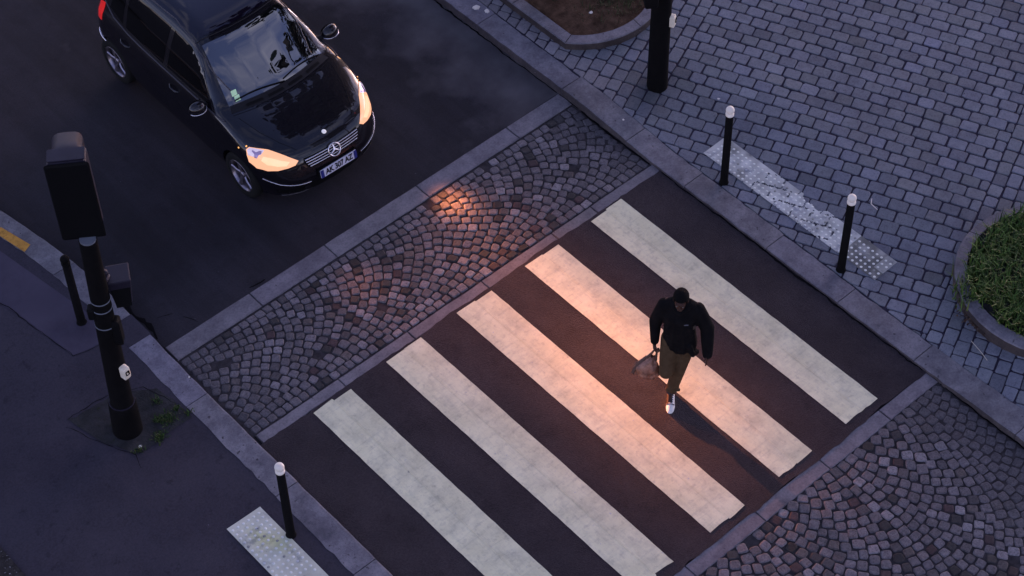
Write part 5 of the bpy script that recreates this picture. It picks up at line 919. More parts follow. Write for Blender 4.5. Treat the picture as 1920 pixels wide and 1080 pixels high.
# ------------------------------------------------------------------ the car
def catmull(P, n=6, closed=True):
    P = np.array(P, float); out = []; N = len(P)
    for i in range(N if closed else N-1):
        p0, p1, p2, p3 = P[(i-1) % N] if closed or i else P[0], P[i], P[(i+1) % N], P[(i+2) % N] if closed or i+2 < N else P[-1]
        for k in range(n):
            t = k/n; out.append(.5*((2*p1)+(-p0+p2)*t+(2*p0-5*p1+4*p2-p3)*t*t+(-p0+3*p1-3*p2+p3)*t**3))
    return np.array(out)
SIDE = catmull([(.10, .20), (.04, .28), (.005, .38), (0.0, .48), (.02, .58), (.055, .68), (.11, .765), (.20, .83), (.42, .905), (.68, .965), (.90, 1.005), (1.02, 1.055), (1.20, 1.185), (1.42, 1.345), (1.60, 1.462), (1.78, 1.532), (2.05, 1.575), (2.4, 1.590), (2.8, 1.575), (3.2, 1.525), (3.46, 1.465), (3.56, 1.40),
                (3.66, 1.20), (3.73, 1.02), (3.79, .88), (3.835, .70), (3.84, .50), (3.80, .34), (3.70, .23), (3.0, .19), (2.0, .18), (1.0, .18), (.4, .185)], 4)
def sd_poly(px, pz, P):
    d = np.full(px.shape, 1e9); inside = np.zeros(px.shape, bool); N = len(P)
    for i in range(N):
        a, b = P[i], P[(i+1) % N]; e = b-a; wx, wz = px-a[0], pz-a[1]
        t = np.clip((wx*e[0]+wz*e[1])/max(1e-12, e @ e), 0, 1); d = np.minimum(d, (wx-e[0]*t)**2+(wz-e[1]*t)**2)
        c = ((a[1] > pz) != (b[1] > pz)); xi = a[0]+(pz-a[1])/(b[1]-a[1]+1e-15)*e[0]; inside ^= c & (px < xi)
    d = np.sqrt(d); return np.where(inside, -d, d)
FX, FV = [0, .25, .45, .60, .70, .78, .84, .90, 1.0], [0, .015, .05, .115, .20, .31, .44, .62, 1.0]
GX, GV = [0, .3, .55, .7, .8, .9, 1.0], [0, .01, .045, .10, .19, .38, .7]
WZ, WV = [.15, .22, .32, .45, .60, .78, .88, .945, .985, 1.02, 1.25, 1.42, 1.50, 1.56, 1.62], [.80, .835, .862, .877, .882, .874, .862, .848, .822, .800, .715, .635, .585, .51, .40]
def smax(a, b, k):
    h = np.clip(.5+.5*(a-b)/k, 0, 1); return b+(a-b)*h+k*h*(1-h)
def sdf(x, s, z):
    ax_ = np.abs(x)
    ff = np.interp(s, [0, .6, 1.1, 1.6, 2.1], [1, 1, .72, .42, 0]); fr = np.interp(s, [1.8, 2.6, 3.4, 3.9], [0, .35, 1, 1])
    sp_ = s-np.interp(ax_, FX, FV)*ff+np.interp(ax_, GX, GV)*fr
    w = np.interp(z, WZ, WV)*np.interp(s, [0, .5, 1.2, 2.6, 3.4, 3.9], [.975, .99, 1, 1, .975, .94])
    return smax(sd_poly(sp_, z, SIDE), (ax_-w)*.93, np.interp(z, [.6, .95, 1.1, 1.5], [.05, .045, .05, .10]))
def car_body():
    nm, nc, na = 120, 30, 112; s0, s1, zc = .66, 3.18, .66
    org, dirs = [], []
    def ring(sc, polar):
        for k in range(na):
            a = 2*math.pi*k/na; org.append((0, sc, zc)); dirs.append((math.cos(a)*math.sin(polar), math.cos(polar), math.sin(a)*math.sin(polar)))
    for i in range(nc): ring(s0, math.pi-(math.pi/2)*(i+.02)/nc)
    for i in range(nm+1): ring(s0+(s1-s0)*i/nm, math.pi/2)
    for i in range(nc): ring(s1, math.pi/2-(math.pi/2)*(i+1-.02)/nc)
    O, D = np.array(org), np.array(dirs); lo = np.zeros(len(O)); hi = np.full(len(O), 1.6)
    for _ in range(34):
        m = (lo+hi)/2; P = O+D*m[:, None]; ins = sdf(P[:, 0], P[:, 1], P[:, 2]) < 0
        lo = np.where(ins, m, lo); hi = np.where(ins, hi, m)
    P = O+D*lo[:, None]; nr = len(P)//na
    F = [(i*na+k, (i+1)*na+k, (i+1)*na+(k+1) % na, i*na+(k+1) % na) for i in range(nr-1) for k in range(na)]
    F += [tuple(range(na)), tuple((nr-1)*na+k for k in range(na-1, -1, -1))]
    return [tuple(p) for p in P], F
CARX, CARY, CAR_YAW = -2.315, 2.325, R(-.6)
MT['carpaint'] = mat('black_car_paint', (.0035, .0028, .0045), rough=.4, spec=.12, coat=1.0)
MT['glass'] = mat('car_dark_glass', (.0025, .0025, .0035), rough=.01, spec=.5, ior=2.6)
MT['roof'] = mat('roof_panel_black', (.0045, .003, .0075), rough=.03, spec=.5, ior=1.55)
MT['sideglass'] = mat('side_dark_glass', (.002, .002, .002), rough=.03, spec=.5, ior=1.5)
MT['trim'] = mat('grey_trim', (.030, .027, .034), rough=.42, spec=.5)
MT['blacktrim'] = mat('matt_black_trim', (.006, .0055, .007), rough=.6, spec=.3)
MT['chrome'] = mat('chrome', (.62, .59, .60), rough=.22, metal=1.0)
MT['rim'] = mat('alloy_rim', (.20, .18, .21), rough=.30, metal=.85)
MT['tyre'] = mat('tyre_rubber', (.006, .006, .006), rough=.85, spec=.2)
MT['lamp'] = mat('headlamp_lit', (.22, .10, .06), rough=.15, spec=.5, emit=(1.0, .485, .285), estr=.385)
MT['lampclear'] = mat('headlamp_clear', (.42, .38, .52), rough=.08, spec=.6, coat=1.0, emit=(.62, .50, .50), estr=.22)
MT['bulb'] = mat('headlamp_hot', (.3, .16, .09), rough=.15, emit=(1.0, .56, .35), estr=.45)
MT['lampdark'] = mat('headlamp_inner', (.14, .12, .22), rough=.15, metal=.6, emit=(.2, .14, .24), estr=.25)
MT['tail'] = mat('tail_lamp_red', (.35, .01, .01), rough=.15, coat=1.0, emit=(1.0, .03, .03), estr=.14)
MT['amber'] = mat('indicator_amber', (.8, .3, .05), rough=.2, emit=(1.0, .48, .16), estr=.4)  # weak emission stands in for headlamp light reflected in the side lenses
MT['plate'] = mat('plate_white', (.50, .49, .56), rough=.4)
MT['plateblue'] = mat('plate_blue', (.02, .025, .14), rough=.4)
MT['ink'] = mat('plate_black_ink', (.006, .006, .007), rough=.5)
MT['sticker'] = mat('pale_green_sticker', (.58, .85, .44), rough=.5, emit=(.50, .68, .40), estr=.0)

car = thing('car', 'black compact car waiting with its headlights on at the cobbled band', 'car', (CARX, CARY, 0), CAR_YAW)
BV, BF = car_body()
me = bpy.data.meshes.new('body'); me.from_pydata(BV, [], BF); me.update()
tmp = bpy.data.objects.new('body', me); link(tmp)
WHEELS = [(-1, .725), (1, .725), (-1, 3.29), (1, 3.29)]
cm = MB()
for sx, s in WHEELS:
    prof = [(.0, .60), (.335, .60), (.335, 1.1), (0, 1.1)] if sx > 0 else [(0, -1.1), (.335, -1.1), (.335, -.60), (0, -.60)]
    cm.lathe([(max(r_, .0005), z) for r_, z in prof], 40, (0, s, .315), q=Matrix(((0, 0, 1), (0, 1, 0), (-1, 0, 0))), smooth=False)
cut = cm.build('cutter', None)
bmx = bmesh.new(); bmx.from_mesh(cut.data); bmesh.ops.remove_doubles(bmx, verts=bmx.verts, dist=.002); bmesh.ops.recalc_face_normals(bmx, faces=bmx.faces); bmx.to_mesh(cut.data); bmx.free()
bmx = bmesh.new(); bmx.from_mesh(me); bmesh.ops.recalc_face_normals(bmx, faces=bmx.faces); bmx.to_mesh(me); bmx.free()
BODY_TREE = BVHTree.FromPolygons([Vector(v) for v in BV], BF)
md = tmp.modifiers.new('b', 'BOOLEAN'); md.operation = 'DIFFERENCE'; md.object = cut; md.solver = 'EXACT'
dg = bpy.context.evaluated_depsgraph_get(); me2 = bpy.data.meshes.new_from_object(tmp.evaluated_get(dg)); me2.name = 'body'
tmp.modifiers.clear(); tmp.data = me2; bpy.data.objects.remove(cut)
me2.materials.clear(); me2.materials.append(MT['carpaint']); me2.polygons.foreach_set('use_smooth', [True]*len(me2.polygons)); me2.polygons.foreach_set('material_index', [0]*len(me2.polygons))
me2.set_sharp_from_angle(angle=R(38))
tmp.parent = car; body = tmp

def hit(o, d):
    r_ = BODY_TREE.ray_cast(Vector(o), Vector(d)); return r_[0], r_[1]
def surf(p, mode):
    """mode 'top': (x,s)->down; 'side+'/'side-': (s,z); 'front': (x,z) from the nose; 'rear'"""
    if mode == 'top': return hit((p[0], p[1], 3), (0, 0, -1))
    if mode == 'front': return hit((p[0], -2, p[1]), (0, 1, 0))
    if mode == 'rear': return hit((p[0], 6, p[1]), (0, -1, 0))
    if mode == 'fd':  # 45 degrees from front and above, p=(x, t): t measured along the plane
        c = Vector((p[0], p[1]*.7071-2, p[1]*.7071+2)); return hit(c, (0, .7071, -.7071))
    sg = 1 if mode == 'side+' else -1
    return hit((sg*3, p[0], p[1]), (-sg, 0, 0))
def patch(name, poly, mode, m, off=.004, step=.035, parent=None, thick=.0):
    pts = []
    for i in range(len(poly)):
        p, q = poly[i], poly[(i+1) % len(poly)]; n = max(1, int(math.hypot(q[0]-p[0], q[1]-p[1])/step))
        pts += [(p[0]+(q[0]-p[0])*k/n, p[1]+(q[1]-p[1])*k/n) for k in range(n)]
    edges = [(i, (i+1) % len(pts)) for i in range(len(pts))]
    x0, x1 = min(p[0] for p in pts), max(p[0] for p in pts); y0, y1 = min(p[1] for p in pts), max(p[1] for p in pts)
    inner = [(x, y) for x in np.arange(x0+step/2, x1, step) for y in np.arange(y0+step/2, y1, step)]
    v, e, f, *_ = delaunay_2d_cdt([Vector(p) for p in pts+inner], edges, [], 1, 1e-5)
    V = []; ok = []
    for p in v:
        h, n = surf((p.x, p.y), mode)
        if h is None: V.append(Vector((0, 1.5, .6))); ok.append(False)
        else: V.append(h+n*off); ok.append(True)
    F = [tuple(t_) for t_ in f if all(ok[i] for i in t_)]
    # outward winding
    F2 = []
    for t_ in F:
        a, b, c = (V[i] for i in t_); nn = (b-a).cross(c-a)
        F2.append(t_ if nn.dot((a+b+c)/3-Vector((0, 1.9, .7))) > 0 else t_[::-1])
    use = sorted({i for t_ in F2 for i in t_}); ix = {a: k for k, a in enumerate(use)}
    mb = MB().add([V[i] for i in use], [tuple(ix[i] for i in t_) for t_ in F2], smooth=True); return mb.build(name, m, parent or car)
def strip(name, pts, mode, w, m, off=.004, parent=None):
    """a thin raised line along a path on the body"""
    P = []
    for a, b in zip(pts[:-1], pts[1:]):
        n = max(2, int(math.hypot(b[0]-a[0], b[1]-a[1])/.04))
        for k in range(n): P.append((a[0]+(b[0]-a[0])*k/n, a[1]+(b[1]-a[1])*k/n))
    P.append(pts[-1]); Q = []
    for p in P:
        h, n = surf(p, mode)
        if h is not None: Q.append(h+n*off)
    return MB().tube(Q, w, 6).build(name, m, parent or car)

# windscreen, roof and windows
def scurve(xs, f): return [(x, f(x)) for x in xs]
wx = np.linspace(-.665, .665, 13); tx = np.linspace(.545, -.545, 11)
WS = scurve(wx, lambda x: .985+.10*(x/.67)**2)+scurve(tx, lambda x: 1.640+.045*(x/.55)**2)
patch('windscreen', WS, 'top', MT['glass'], .004)
strip('roof_seam', scurve(np.linspace(-.57, .57, 15), lambda x: 1.70+.05*(x/.55)**2), 'top', .006, MT['blacktrim'], .001)
RF = scurve(np.linspace(-.53, .53, 9), lambda x: 1.73+.05*(x/.55)**2)+[(.55, 2.4), (.52, 3.2)]+scurve(np.linspace(.5, -.5, 7), lambda x: 3.36-.05*(x/.55)**2)+[(-.52, 3.2), (-.55, 2.4)]
patch('roof_panel', RF, 'top', MT['roof'], .003, .06)
for sg in ('side-', 'side+'):
    patch('front_window', [(1.28, 1.005), (2.12, 1.01), (2.12, 1.46), (1.78, 1.44), (1.50, 1.30)], sg, MT['sideglass'], .003)
    patch('rear_window', [(2.20, 1.01), (2.98, 1.03), (3.02, 1.41), (2.6, 1.465), (2.20, 1.465)], sg, MT['sideglass'], .003)
    patch('quarter_window', [(3.06, 1.04), (3.34, 1.10), (3.30, 1.34), (3.08, 1.40)], sg, MT['sideglass'], .003)
    strip('waist_trim', [(.98, .958), (1.3, .968), (2.2, .975), (2.9, .985), (3.25, 1.02), (3.45, 1.12), (3.5, 1.24)], sg, .010, MT['trim'], .002)
    strip('door_gap', [(1.16, .45), (1.12, .9), (1.24, 1.02), (1.52, 1.33)], sg, .003, MT['blacktrim'], .0)
    strip('door_gap', [(2.16, .30), (2.16, 1.45)], sg, .003, MT['blacktrim'], .0)
    for s_ in (1.93, 2.95):
        h, n = surf((s_, .84), sg); k = 1 if sg == 'side+' else -1
        b = MB().tube([h+Vector((0, -.09, 0)), h+Vector((k*.030, -.06, .006)), h+Vector((k*.034, .03, .008)), h+Vector((0, .09, .006))], [.011, .014, .014, .010], 8); b.build('door_handle', MT['carpaint'], car)
        b = MB().tube([h+Vector((k*.02, -.07, .018)), h+Vector((k*.043, -.02, .020)), h+Vector((k*.043, .03, .020))], .0035, 6); b.build('handle_strip', MT['trim'], car)
    strip('roof_pillar', [(x_, z_) for x_, z_ in ((1.10, 1.065), (1.34, 1.24), (1.56, 1.40), (1.80, 1.495), (2.2, 1.535), (2.8, 1.525), (3.2, 1.475), (3.42, 1.40))], sg, .009, MT['trim'], .0)
patch('tailgate_window', [(-.52, 1.05), (.52, 1.05), (.46, 1.36), (-.46, 1.36)], 'rear', MT['sideglass'], .004)
# bonnet lines, scuttle, wipers
CW = scurve(np.linspace(-.70, .70, 13), lambda x: .880+.115*(x/.7)**2)+scurve(np.linspace(.66, -.66, 13), lambda x: .978+.10*(x/.67)**2)
patch('scuttle_panel', CW, 'top', MT['blacktrim'], .003, .03)
strip('bonnet_gap', scurve(np.linspace(-.70, .70, 15), lambda x: .845+.12*(x/.7)**2), 'top', .0035, MT['black'], .0)
for k in (-1, 1):
    strip('bonnet_crease', [(k*.40, .20), (k*.50, .36), (k*.60, .60), (k*.67, .9)], 'top', .003, MT['black'], .0)
for x0_, x1_ in ((.05, -.58), (.62, .06)):
    P = [surf((x0_+(x1_-x0_)*t_, .985+.035*math.sin(math.pi*t_)+.11*((x0_+(x1_-x0_)*t_)/.7)**2+.03*t_), 'top')[0]+Vector((0, -.01, .016)) for t_ in np.linspace(0, 1, 8)]
    MB().tube(P, .0075, 6).build('wiper', MT['black'], car)
for k in range(4):   # scuttle vents
    x0_ = -.50+k*.28; patch('scuttle_vent', [(x0_, .905+.11*(x0_/.7)**2), (x0_+.21, .905+.11*((x0_+.21)/.7)**2), (x0_+.21, .940+.11*((x0_+.21)/.7)**2), (x0_, .940+.11*(x0_/.7)**2)], 'top', MT['black'], .006, .03)
# parking sticker low in the corner of the windscreen
for a, b in ((1.075, 1.130), (1.135, 1.185)):
    patch('sticker', [(-.575+.0, a), (-.51, a-.01), (-.495, b-.012), (-.56, b)], 'top', MT['sticker'], .009, .02)

# headlamps: drawn on the 45 degree plane (x, t = (s-z... )) so they wrap wing and nose
def fd(x, s, z): return (x, ((s+2)+(z-2))*.7071)
def lamp(k):
    o = [(.440, .795, .070), (.47, .765, .07), (.56, .800, .30), (.66, .862, .46), (.77, .905, .66), (.805, .895, .72), (.842, .80, .60), (.845, .72, .48), (.80, .655, .33), (.70, .620, .19), (.60, .625, .12), (.52, .655, .08), (.455, .71, .06)]
    return o
def lamp_patch(k, outline, name, m, off, parent=None):
    return patch(name, [(k*x, y) for x, y in outline], 'fd', m, off, .025, parent)
LO = [(.440, .598), (.50, .668), (.575, .765), (.655, .875), (.735, .945), (.790, .998), (.822, .992), (.840, .930), (.846, .850), (.815, .745), (.750, .660), (.67, .608), (.57, .578), (.49, .568)]
for k in (-1, 1):
    hl = lamp_patch(k, LO, 'headlamp', MT['lamp'], .006)
    lamp_patch(k, [(.690, .885), (.735, .935), (.788, .987), (.816, .982), (.832, .925), (.80, .875), (.74, .860)], 'side_lens', MT['lampclear'], .010, hl)
    lamp_patch(k, [(.715, .890), (.735, .905), (.765, .91), (.778, .95), (.79, .945), (.788, .90), (.80, .865), (.785, .845), (.76, .868), (.735, .865)], 'reflector', MT['lampdark'], .013, hl)
    lamp_patch(k, [(.53, .635), (.60, .69), (.68, .775), (.735, .83), (.765, .80), (.735, .725), (.66, .655), (.58, .61)], 'bulb', MT['bulb'], .010, hl)
    for s_, z_ in ((.60, .845), (.68, .80)):
        h, n = surf((s_, z_), 'side+' if k > 0 else 'side-')
        MB().lathe([(0, .008), (.008, .006), (.011, 0)], 10, h, q=n.to_track_quat('Z', 'Y').to_matrix()).build('side_marker', MT['amber'], car)
# grille, star, plate
GR = [(-.395, .545), (-.36, .470), (-.28, .440), (.28, .440), (.36, .470), (.395, .545), (.375, .590), (.25, .572), (0, .562), (-.25, .572), (-.375, .590)]
gr = patch('grille', GR, 'fd', MT['black'], .004, .03)
for j, (hw, t_) in enumerate(((.335, .462), (.355, .490), (.368, .519), (.372, .548))):
    P = []
    for x in np.linspace(-hw, hw, 17):
        h, n = surf((x, t_+.016*(x/.37)**2), 'fd'); P.append(h+n*.010)
    MB().tube(P, .0085, 6).build('slat', MT['chrome'], gr)
h, n = surf((0, .508), 'fd'); q = n.to_track_quat('Y', 'Z').to_matrix()
b = MB()
cc = h+n*.026
ringp = [cc+q @ Vector((.078*math.cos(a), 0, .078*math.sin(a))) for a in np.linspace(0, 2*math.pi, 33)]
b.tube(ringp, .0085, 8, caps=False)
for a in (90, 210, 330):
    d = q @ Vector((math.cos(R(a)), 0, math.sin(R(a)))); b.tube([cc, cc+d*.03, cc+d*.075], [.016, .011, .003], 6)
b.build('star_emblem', MT['chrome'], gr)
h, n = surf((0.0, .205), 'top')
MB().lathe([(0, .009), (.018, .008), (.026, .004), (.028, 0)], 20, h+n*.002, q=n.to_track_quat('Z', 'Y').to_matrix()).build('bonnet_badge', mat('badge_enamel_glow', (.75, .73, .68), rough=.3, emit=(.8, .72, .6), estr=.1), car)  # badge is no lamp; its bright glint is put in as faint emission
hp, _n = surf((0, .475), 'front'); pc = Vector((0, hp.y-.022, .475)); qp = Matrix.Rotation(R(-8), 3, 'X')
b = MB(); rbox(b, pc, (.52, .016, .112), qp, .012); pl = b.build('number_plate', MT['plate'], car)
b = MB()
for k in (-1, 1): b = MB(); b.box(pc+qp @ Vector((k*.2375, -.0095, 0)), (.042, .004, .106), tilt=qp); b.build('plate_band', MT['plateblue'], pl)
b = MB(); b.box(pc+Vector((0, .016, -.004)), (.56, .02, .135), tilt=qp); b.build('plate_holder', MT['black'], pl)
cu = bpy.data.curves.new('lettering', 'FONT'); cu.body = 'AK 307 AZ'; cu.size = .108; cu.align_x = 'CENTER'; cu.align_y = 'CENTER'; cu.extrude = .0012; cu.space_character = .96; cu.offset = .0032
to = bpy.data.objects.new('lettering', cu); link(to); dg = bpy.context.evaluated_depsgraph_get(); tm = bpy.data.meshes.new_from_object(to.evaluated_get(dg)); bpy.data.objects.remove(to)
tm.materials.clear(); tm.materials.append(MT['ink']); to = bpy.data.objects.new('lettering', tm); link(to); to.parent = pl
xs = [v.co.x for v in tm.vertices]; sx = .395/(max(xs)-min(xs))
to.matrix_local = Matrix.Translation(pc+qp @ Vector((0.002, -.0105, 0))) @ (qp @ Matrix.Rotation(R(90), 3, 'X')).to_4x4() @ Matrix.Diagonal((sx, 1.0, 1, 1))
# bumper trims, intakes
for k in (-1, 1):
    strip('bumper_trim', [(k*.36, .395), (k*.52, .41), (k*.68, .445), (k*.80, .50)], 'front', .0055, MT['chrome'], .004)
    patch('fog_recess', [(k*.42, .25), (k*.70, .28), (k*.72, .36), (k*.44, .345)], 'front', MT['black'], .002, .04)
patch('lower_intake', [(-.34, .23), (.34, .23), (.38, .37), (-.38, .37)], 'front', MT['black'], .002, .04)
strip('lip', [(-.66, .225), (-.3, .205), (.3, .205), (.66, .225)], 'front', .008, MT['trim'], .002)
for k, sg in ((-1, 'side-'), (1, 'side+')):
    strip('bumper_trim', [(3.42, .56), (3.62, .57), (3.72, .58)], sg, .011, MT['chrome'], .004)
    patch('tail_lamp', [(3.46, .86), (3.66, .83), (3.60, 1.08), (3.44, 1.10)], sg, MT['tail'], .004, .03)
    patch('tail_lamp', [(k*.60, .84), (k*.80, .84), (k*.74, 1.08), (k*.60, 1.08)], 'rear', MT['tail'], .004, .03)
# door mirrors
for k in (-1, 1):
    m_ = MB(); bmx = bmesh.new(); bmesh.ops.create_uvsphere(bmx, u_segments=18, v_segments=12, radius=1.0)
    for v in bmx.verts:
        x, y, z = v.co; f = 1-.28*max(0, k*x)*0; y2 = y if y < 0 else y*.35
        v.co = Vector((x*.115, y2*.095+.01, z*.078*(1+.15*k*x))) + Vector((k*.955, 1.30, 1.045))
    mm = bpy.data.meshes.new('door_mirror'); bmx.to_mesh(mm); bmx.free(); mm.materials.append(MT['carpaint']); mm.polygons.foreach_set('use_smooth', [True]*len(mm.polygons))
    mo = bpy.data.objects.new('door_mirror', mm); link(mo); mo.parent = car
    b = MB().tube([(k*.82, 1.33, .99), (k*.90, 1.31, 1.005), (k*.93, 1.30, 1.02)], [.035, .026, .024], 10); b.build('mirror_arm', MT['blacktrim'], mo)
    b = MB().lathe([(0, 0), (.06, .002), (.088, .0)], 20, (k*.955, 1.346, 1.045), q=Matrix.Rotation(R(-90), 3, 'X') @ Matrix.Diagonal((1.1, .75, 1))); b.build('mirror_glass', MT['chrome'], mo)
    P = [Vector((k*(.955+.108*math.cos(a)), 1.30-.088*abs(math.sin(a))-.006, 1.012)) for a in np.linspace(R(-10), R(-170), 12)]
    MB().tube(P, .0065, 6).build('mirror_strip', MT['chrome'], mo)
# wheels
def wheel(sx, s):
    w = bpy.data.objects.new('wheel', None); link(w); w.parent = car; w.location = (sx*.775, s, .305); w.empty_display_size = .1
    q = Matrix(((0, 0, sx), (0, 1, 0), (-sx, 0, 0)))
    MB().lathe([(.205, -.095), (.285, -.095), (.304, -.07), (.306, 0), (.304, .07), (.288, .095), (.225, .098), (.207, .09)], 40, q=q).build('tyre', MT['tyre'], w)
    b = MB(); b.lathe([(.205, -.08), (.196, -.02), (.19, .055), (.208, .088), (.214, .094), (.205, .096)], 40, q=q)
    for k in range(5):
        a = 2*math.pi*k/5+.3
        c, s_ = math.cos(a), math.sin(a); P = []
        sec = [(.035, .030, .070), (.10, .026, .082), (.16, .026, .080), (.203, .033, .086)]
        V = []
        for r_, hw, z in sec: V += [q @ Vector((r_*c-hw*s_, r_*s_+hw*c, z-.012)), q @ Vector((r_*c-hw*.6*s_, r_*s_+hw*.6*c, z)), q @ Vector((r_*c+hw*.6*s_, r_*s_-hw*.6*c, z)), q @ Vector((r_*c+hw*s_, r_*s_-hw*c, z-.012))]
        b.add(V, [(i*4+j, i*4+j+1, (i+1)*4+j+1, (i+1)*4+j) for i in range(3) for j in range(3)])
    b.lathe([(0, .082), (.03, .081), (.045, .070), (.05, .05)], 20, q=q); b.build('rim', MT['rim'], w)
    b = MB(); b.lathe([(0, .02), (.19, .02)], 30, q=q); b.build('brake_disc', MT['blacktrim'], w)
for sx, s in WHEELS: wheel(sx, s)

# the light of the two headlamps, thrown in a low beam
def beam(x, energy, lobes, name):
    l = bpy.data.lights.new(name, 'SPOT'); l.energy = energy; l.spot_size = R(150); l.spot_blend = .1; l.shadow_soft_size = .03; l.color = BEAM_COL
    l.use_nodes = True; nt = l.node_tree; N = nt.nodes.new; K = nt.links.new; em = nt.nodes['Emission']
    t_ = N('ShaderNodeTexCoord'); sp_ = N('ShaderNodeSeparateXYZ'); K(t_.outputs['Normal'], sp_.inputs[0])
    def mth(op, a, b=None, c=None):
        n_ = N('ShaderNodeMath'); n_.operation = op
        for i, v in enumerate((a, b, c)):
            if v is None: continue
            if hasattr(v, 'links'): K(v, n_.inputs[i])
            else: n_.inputs[i].default_value = v
        return n_.outputs[0]
    az = mth('ABSOLUTE', sp_.outputs['Z']); h = mth('DIVIDE', sp_.outputs['X'], az); v = mth('DIVIDE', sp_.outputs['Y'], az)
    def gauss(sock, c, s_):
        d = mth('DIVIDE', mth('SUBTRACT', sock, c), s_); return mth('POWER', 2.718, mth('MULTIPLY', mth('MULTIPLY', d, d), -1.0))
    vv = mth('MULTIPLY', v, BEAM_FLIP)     # downwards is negative
    tot = None
    for a, hc, hs, vc, vs in lobes:
        g = mth('MULTIPLY', mth('MULTIPLY', gauss(h, hc, hs), gauss(vv, vc, vs)), a); tot = g if tot is None else mth('ADD', tot, g)
    cutoff = N('ShaderNodeMapRange'); cutoff.inputs[1].default_value = -.078; cutoff.inputs[2].default_value = -.122; cutoff.inputs[3].default_value = .004; cutoff.inputs[4].default_value = 1; K(vv, cutoff.inputs[0])
    K(mth('MULTIPLY', tot, cutoff.outputs[0]), em.inputs['Strength'])
    o = bpy.data.objects.new(name, l); link(o); o.parent = car
    h_, n_ = surf((x, .68), 'front'); o.location = (x, h_.y-.05, .68)
    o.rotation_euler = (R(90), 0, R(180)); return o
beam(-.66, BEAM_E, BEAM_NEAR, 'headlamp_beam'); beam(.79, BEAM_E, BEAM_FAR, 'headlamp_beam')
# ------------------------------------------------------------------ the man crossing
MT['skin'] = mat('brown_skin', (.036, .013, .008), (.046, .018, .011), rough=.6, spec=.3, nscale=20)
MT['hair'] = mat('black_hair', (.004, .0035, .0035), rough=.85, spec=.1, nscale=60, bump=.6, bscale=200)
MT['jacket'] = mat('black_jacket_cloth', (.0035, .0032, .0038), (.0065, .006, .0065), rough=.9, spec=.1, nscale=14, bump=.5, bscale=45)
MT['trousers'] = mat('olive_brown_trousers', (.054, .033, .017), (.076, .048, .026), rough=.92, spec=.1, nscale=16, bump=.5, bscale=50)
MT['shoe'] = mat('white_canvas', (.62, .60, .56), (.70, .68, .64), rough=.8, nscale=30)
MT['sole'] = mat('white_rubber', (.70, .68, .64), rough=.6)
MT['lace'] = mat('dark_lacing', (.05, .045, .06), rough=.8)
MT['sock'] = mat('dark_tongue', (.03, .022, .025), rough=.9)
MT['bagm'] = mat('thin_tan_plastic', (.18, .075, .048), (.36, .19, .135), rough=.45, spec=.4, nscale=9, stain=[(14, .45, .6, (.45, .42, .42))])
MT['bagd'] = mat('dark_tan_plastic', (.06, .03, .022), (.10, .05, .035), rough=.5, nscale=12)

def capsules(chains, voxel, name, m, parent, smooth=4, extra=None, flat=None):
    """one continuous skin grown round chains of (point, radius or (rx, ry)) """
    bm_ = bmesh.new()
    def ball(p, r_):
        rr = (r_, r_, r_) if not hasattr(r_, '__len__') else (r_[0], r_[1], min(r_))
        g_ = bmesh.ops.create_icosphere(bm_, subdivisions=2, radius=1.0)
        for v in g_['verts']: v.co = Vector((v.co.x*rr[0], v.co.y*rr[1], v.co.z*rr[2]))+Vector(p)
    for ch in chains:
        for (p, r0), (q_, r1) in zip(ch[:-1], ch[1:]):
            p, q_ = Vector(p), Vector(q_); a0 = r0 if hasattr(r0, '__len__') else (r0, r0); a1 = r1 if hasattr(r1, '__len__') else (r1, r1)
            n = max(2, int((q_-p).length/(min(a0+a1)*.35)))
            for k in range(n+1):
                f = k/n; ball(p.lerp(q_, f), (a0[0]+(a1[0]-a0[0])*f, a0[1]+(a1[1]-a0[1])*f))
        if len(ch) == 1: ball(*ch[0])
    if extra: extra(bm_)
    me_ = bpy.data.meshes.new(name); bm_.to_mesh(me_); bm_.free()
    o = bpy.data.objects.new(name, me_); link(o)
    rm = o.modifiers.new('r', 'REMESH'); rm.mode = 'VOXEL'; rm.voxel_size = voxel
    s_ = o.modifiers.new('s', 'SMOOTH'); s_.factor = .5; s_.iterations = smooth
    dg_ = bpy.context.evaluated_depsgraph_get(); m2 = bpy.data.meshes.new_from_object(o.evaluated_get(dg_)); o.modifiers.clear(); o.data = m2; m2.name = name
    bpy.data.meshes.remove(me_); m2.materials.clear(); m2.materials.append(m); m2.polygons.foreach_set('use_smooth', [True]*len(m2.polygons))
    if parent: o.parent = parent
    return o
man = thing('person', 'man in black jacket and brown trousers walking over the crossing with a bag', 'person', (-1.54, -2.425, .008), R(127.7))
